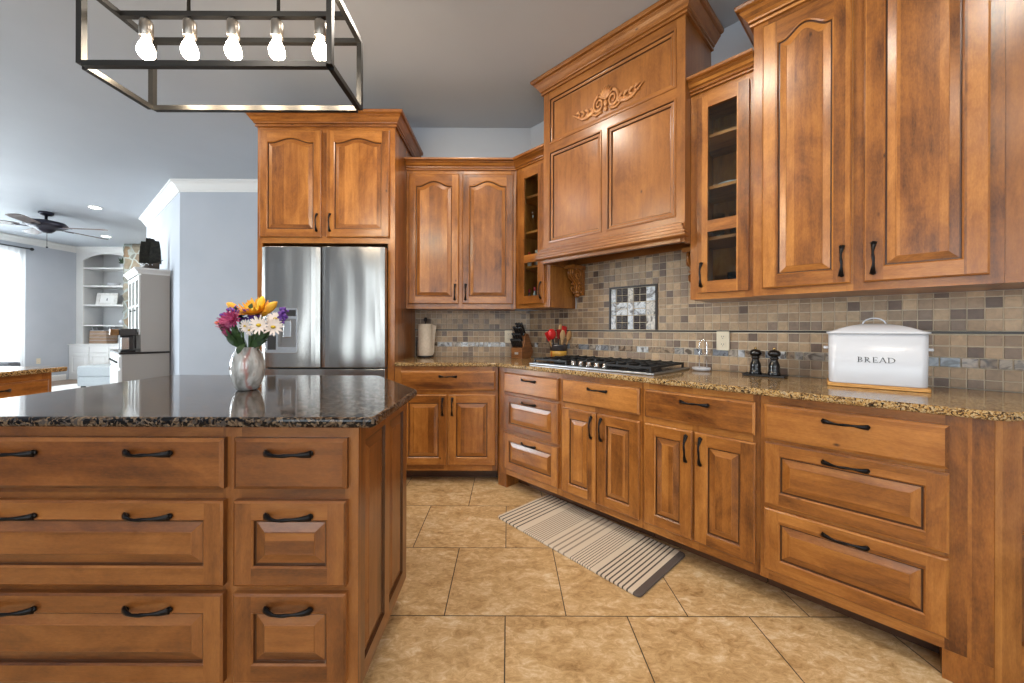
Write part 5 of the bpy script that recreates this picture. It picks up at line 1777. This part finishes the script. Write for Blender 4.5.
for k in range(3):
    x0 = .035 + k * .450
    MB().box(x0, x0 + .43, -.155, -.1405, .61, .745).build('drawer', WHITE_PAINT, bk, bevel=.004)
    door_mesh(.43, .47, fw=.055).build('door', WHITE_PAINT, bk, loc=(x0, -.1405, .11))
bx_ = lambda X: X
def bs_at(X, dy, z): return (X, BY + dy, z)
# things on the shelves
pl = empty('potted_plant', 'small green plant in a white pot on the top bookcase shelf', 'plant', bs_at(-8.99, .14, SHZ[0] + .001), 0)
MB().lathe([(.05, 0), (.065, .01), (.075, .10), (.068, .10), (.06, .08), (.002, .075)], n=20).build('pot', WHITE, pl)
lm = MB()
for k in range(40):
    a = R.uniform(0, 2 * PI); r = R.uniform(.04, .13)
    leaf_mesh(lm, (.01 * math.cos(a), .01 * math.sin(a), .08), (r * math.cos(a), r * math.sin(a) * .8, R.uniform(.13, .27)), R.uniform(.02, .04))
lm.build('leaves', LEAF, pl, weld=False)
o = MB().lathe([(.05, 0), (.09, .01), (.115, .06), (.120, .065), (.11, .06), (.08, .018), (.002, .014)], n=26).build('bowl', WHITE); o.location = bs_at(-9.22, .14, SHZ[1] + .001)
tag(o, 'white bowl on the second bookcase shelf from the top', 'bowl')
pf_ = empty('picture_frame', 'wide white picture frame leaning on the third bookcase shelf', 'picture frame', bs_at(-9.40, .14, SHZ[2] + .002), math.radians(6))
pf_.rotation_euler = (math.radians(-9), 0, math.radians(6))
m_ = MB()
for a, b, c, d in ((-.22, -.15, 0, .28), (.15, .22, 0, .28), (-.15, .15, 0, .05), (-.15, .15, .23, .28)): m_.box(a, b, -.01, .01, c, d)
m_.build('frame', noisy('whitewashed_frame', (.62, .61, .59), (.78, .77, .75), 14, .6), pf_, weld=False)
m_ = MB(); m_.box(-.15, .15, .0, .008, .05, .23); io_ = m_.build('picture', WHITE_PAINT, pf_)
m_ = MB(); m_.prism([(-.014, .10), (.016, .10), (.010, .15), (0, .17), (-.012, .14)], -.0015, -.0002, axis='y'); m_.build('print', plain('grey_print', (.25, .25, .27), .7), io_)
o = MB().box(-.11, .11, -.012, .012, 0, .24).build('dark_panel', plain('panel_grey', (.20, .20, .21), .6)); o.location = bs_at(-9.06, .32, SHZ[2] + .001); o.name = 'grey_panel'  # flat dark grey sheet stood at the back of the shelf
tag(o, 'dark grey rectangular panel behind the picture frame on the third shelf', 'panel')
o = MB().ball((0, 0, .075), .085, 20, sq=(1, 1, .88)).build('round_jar', WHITE); o.location = bs_at(-9.0, .15, SHZ[3] + .002)
tag(o, 'round white jar on the fourth bookcase shelf', 'jar')
bt = empty('storage_basket', 'striped brown basket with white handles at the bottom of the bookcase', 'basket', bs_at(-9.50, .17, .802), 0)
m_ = MB()
for k in range(4): m_.box(-.205 + .004 * k, .205 - .004 * k, -.12, .12, .004 + .075 * k, .070 + .075 * k)
m_.build('slats', noisy('basket_wood', lin(150, 122, 100), lin(178, 152, 130), 8, .7, stretch=(1, 1, 8)), bt, weld=False, bevel=.006)
m_ = MB()
for k in range(5): m_.box(-.19, .19, -.110, .110, .0 + .075 * k - (.004 if k else 0), .004 + .075 * k)
m_.build('pale_bands', WHITE, bt, weld=False)
for sx in (-1, 1):
    m_ = MB(); m_.tube([(sx * .165, -.05, .29), (sx * .195, -.05, .345), (sx * .21, -.05, .385), (sx * .21, .05, .385), (sx * .195, .05, .345), (sx * .165, .05, .29)], .012, 8); m_.build('handle', WHITE, bt)

# ---- stone chimney breast
def stone_mat():
    m = NT('river_stone')
    tc = m.n('ShaderNodeTexCoord')
    nz = m.n('ShaderNodeTexNoise', i_Scale=3.0, i_Detail=2.0); m.l(tc, 'Object', nz, 'Vector')
    wv = m.n('ShaderNodeVectorMath', operation='MULTIPLY_ADD'); wv.inputs[1].default_value = (.18, .18, .18); m.l(nz, 'Color', wv, 0); m.l(tc, 'Object', wv, 2)
    v1 = m.n('ShaderNodeTexVoronoi', i_Scale=4.2); m.l(wv, 0, v1, 'Vector')
    v2 = m.n('ShaderNodeTexVoronoi', i_Scale=4.2, feature='DISTANCE_TO_EDGE'); m.l(wv, 0, v2, 'Vector')
    sp = m.n('ShaderNodeSeparateColor'); m.l(v1, 'Color', sp, 0)
    r = m.ramp([(.0, lin(96, 90, 80)), (.3, lin(132, 122, 104)), (.5, lin(124, 98, 70)), (.7, lin(104, 108, 104)), (1.0, lin(148, 138, 120))]); m.l(sp, 0, r, 0)
    n2 = m.n('ShaderNodeTexNoise', i_Scale=16.0, i_Detail=5.0); m.l(tc, 'Object', n2, 'Vector')
    r2 = m.ramp([(.3, (.72, .72, .72)), (.7, (1.1, 1.1, 1.1))]); m.l(n2, 'Fac', r2, 0)
    mu = m.n('ShaderNodeMix', data_type='RGBA', blend_type='MULTIPLY'); mu.inputs[0].default_value = 1; m.l(r, 0, mu, 6); m.l(r2, 0, mu, 7)
    ed = m.ramp([(.035, (1, 1, 1)), (.075, (0, 0, 0))]); m.l(v2, 'Distance', ed, 0)
    mx = m.n('ShaderNodeMix', data_type='RGBA'); mx.inputs[7].default_value = (*lin(140, 148, 144), 1); m.l(mu, 2, mx, 6); m.l(ed, 0, mx, 0)
    m.l(mx, 2, m.b, 'Base Color'); m.set(Roughness=.8)
    bp = m.n('ShaderNodeBump', i_Strength=.8, i_Distance=.05); m.l(v2, 'Distance', bp, 'Height'); m.l(bp, 0, m.b, 'Normal')
    return m.m
SX0, SX1, SY0, SY1 = -8.47 + .0, -6.70, 8.34, 9.29
def wob(k, amp=.018): return amp * math.sin(k * 12.9898) * math.cos(k * 4.1)
rows = []
nz_ = 40
for j in range(nz_ + 1):
    z = 3.015 * j / nz_
    rows.append([(SX0 + wob(j * 1.7), SY1, z), (SX0 + wob(j * 2.3), (SY0 + SY1) / 2, z), (SX0 + wob(j * 3.1, .03), SY0 + .02, z)] +
                [(SX0 + (SX1 - SX0) * i / 24 + wob(i + j * 1.3, .01), SY0 + wob(i * 2.1 + j * 3.7, .02), z) for i in range(1, 24)] + [(SX1 + wob(j * 1.9), SY0, z), (SX1, SY1, z)])
m_ = MB(); m_.grid(rows, closed_u=True, cap=True)
tag(m_.build('stone_chimney', stone_mat()), 'river stone chimney breast right of the white bookcase', 'chimney')

# ---- ceiling fan
fx, fyy = -7.42, 6.10
fan = empty('ceiling_fan', 'dark five-blade ceiling fan hanging in the living room', 'ceiling fan', (fx, fyy, CEIL), 0)
FM = plain('fan_bronze', (.030, .030, .045), .35, .6)
MB().lathe([(.001, -.0005), (.085, -.0005), (.085, -.030), (.06, -.055), (.018, -.062), (.018, -.12)], n=24).build('mount', FM, fan)
MB().lathe([(.018, -.12), (.10, -.135), (.21, -.160), (.240, -.195), (.240, -.225), (.19, -.255), (.11, -.272), (.09, -.300), (.06, -.330), (.001, -.335)], n=32).build('motor', FM, fan)
BLW = wood_mat('fan_blade_wood', (.05, .03, .025), (.09, .055, .045), (.13, .085, .07), rough=.4)
for k, az in enumerate((10, 82, 154, 226, 298)):
    a = math.radians(az)
    bl = MB()
    bl.prism([(.26, -.05), (.33, -.075), (.72, -.085), (.80, -.070), (.82, -.03), (.82, .03), (.80, .070), (.72, .085), (.33, .075), (.26, .05)], -.005, .005, (1, 0, 0))
    b_ = bl.build('blade', BLW, fan, loc=(0, 0, -.245), rot=(math.radians(9), 0, a), bevel=.002)
    m_ = MB(); m_.box(.15, .34, -.018, .018, -.014, -.0055); m_.build('blade_iron', FM, b_)
m_ = MB(); m_.tube([(.05, -.03, -.325), (.05, -.03, -.56)], .003, 6); m_.ball((.05, -.03, -.57), .014, 8); m_.build('pull_chain', FM, fan, weld=False)
# ---- recessed downlights
for (x, y, lab) in ((-6.34, 5.83, 'white recessed downlight in the ceiling right of the fan, nearest one'), (-8.11, 7.66, 'white recessed downlight near the arched bookcase'), (-6.98, 7.65, 'white recessed downlight above the model ship')):
    t = empty('recessed_light', lab, 'ceiling light', (x, y, CEIL), 0, 'recessed ceiling lights')
    MB().lathe([(.055, -.002), (.078, -.002), (.078, -.008), (.072, -.012), (.055, -.006)], n=28).build('trim_ring', WHITE_PAINT, t, weld=False)
    MB().lathe([(.066, -.013), (.060, -.016), (.04, -.019), (.001, -.020)], n=28).build('lens', CANLIGHT, t, weld=False)

# ---- window drapery
cr = empty('curtain_rod', 'black curtain rod above the living room window', 'curtain rod', (LX + .085, 6.6, 2.79), 0)
MB().tube([(0, -1.30, 0), (0, 1.24, 0)], .014, 10).build('rod', BLACK, cr)
m_ = MB(); m_.ball((0, 1.27, 0), .032, 12); m_.ball((0, -1.33, 0), .032, 12); m_.build('finials', BLACK, cr, weld=False)
m_ = MB(); m_.box(-.083, 0, 1.18, 1.20, -.01, .01); m_.box(-.083, 0, -1.20, -1.18, -.01, .01); m_.build('brackets', BLACK, cr, weld=False)
def sheer():
    m = NT('sheer_cloth')
    df = m.n('ShaderNodeBsdfDiffuse'); df.inputs[0].default_value = (.88, .88, .88, 1)
    tl_ = m.n('ShaderNodeBsdfTranslucent'); tl_.inputs[0].default_value = (.9, .9, .9, 1)
    tr = m.n('ShaderNodeBsdfTransparent')
    a = m.n('ShaderNodeMixShader'); a.inputs[0].default_value = .55; m.l(df, 0, a, 1); m.l(tl_, 0, a, 2)
    b = m.n('ShaderNodeMixShader'); b.inputs[0].default_value = .35; m.l(a, 0, b, 1); m.l(tr, 0, b, 2)
    m.l(b, 0, m.out, 'Surface')
    return m.m
def curtain(y0, y1, lab):
    n = 70; rows = []
    for z, k in ((.04, 1.0), (.8, .95), (1.8, .85), (2.6, .6), (2.775, .45)):
        rows.append([(LX + .085 + .030 * k * math.sin(i * 1.15) + .004 * math.sin(i * .37), y0 + (y1 - y0) * i / n, z) for i in range(n + 1)])
    o = MB(); o.grid(rows)
    oo = o.build('sheer_curtain', bpy.data.materials.get('sheer_cloth') or sheer(), weld=False)
    md = oo.modifiers.new('cloth', 'SOLIDIFY'); md.thickness = .0015
    return tag(oo, lab, 'curtain', 'sheer curtains')
curtain(6.62, 7.78, 'white sheer curtain on the far half of the living room window')
curtain(5.40, 6.58, 'white sheer curtain on the near half of the living room window')
# ---- sofa back under the window, ottoman, pale striped sheet
SOFA = plain('charcoal_upholstery', (.10, .10, .11), .8)
so = empty('sofa', 'dark grey sofa whose back shows under the living room window', 'sofa', (-9.37, 6.25, 0), 0)
MB().box(-.42, .42, -.95, .75, .10, .40).build('seat', SOFA, so, bevel=.04, seg=3)
MB().box(-.42, -.20, -.95, .75, .401, .62).build('backrest', SOFA, so, bevel=.05, seg=3)
for sy in (-.95, .57):
    MB().box(-.195, .42, sy, sy + .18, .401, .54).build('armrest', SOFA, so, bevel=.04, seg=3)
m_ = MB()
for a in (-.36, .36):
    for b in (-.88, .68): m_.box(a - .03, a + .03, b - .03, b + .03, 0, .10)
m_.build('feet', BLACK, so, weld=False)
OTT = noisy('pale_grey_weave', (.36, .39, .41), (.41, .44, .46), 60, .9, .1)
ot = empty('ottoman', 'pale grey two-tier ottoman left of the hutch', 'ottoman', (-7.82, 7.55, 0), 0)
MB().box(-.37, .37, -.33, .33, .045, .225).build('base', OTT, ot, bevel=.02, seg=3)
MB().box(-.375, .375, -.335, .335, .2255, .43).build('cushion', OTT, ot, bevel=.03, seg=3)
for a in (-.31, .31):
    for b in (-.27, .27): MB().box(a - .025, a + .025, b - .025, b + .025, 0, .0445).build('foot', BLACK, ot)
m_ = MB(); m_.prism(rounded([(-9.0, 5.4), (-7.2, 5.4), (-7.2, 7.9), (-9.0, 7.9)], [0, 1, 2, 3], .03), .0008, .008)  # thin pale striped sheet laid over the living room planks
def striped(name, a, b, sc):
    m = NT(name); tc = m.n('ShaderNodeTexCoord'); w = m.n('ShaderNodeTexWave', i_Scale=sc, bands_direction='Y'); m.l(tc, 'Object', w, 'Vector')
    r = m.ramp([(.1, a), (.2, b)]); m.l(w, 'Fac', r, 0); m.l(r, 0, m.b, 'Base Color'); m.set(Roughness=.9); return m.m
ot.location.z = .0085
tag(m_.build('striped_sheet', striped('pale_stripes', (.55, .55, .54), (.82, .82, .81), 2.2)), 'pale striped sheet under the ottoman in the living room', 'rug')
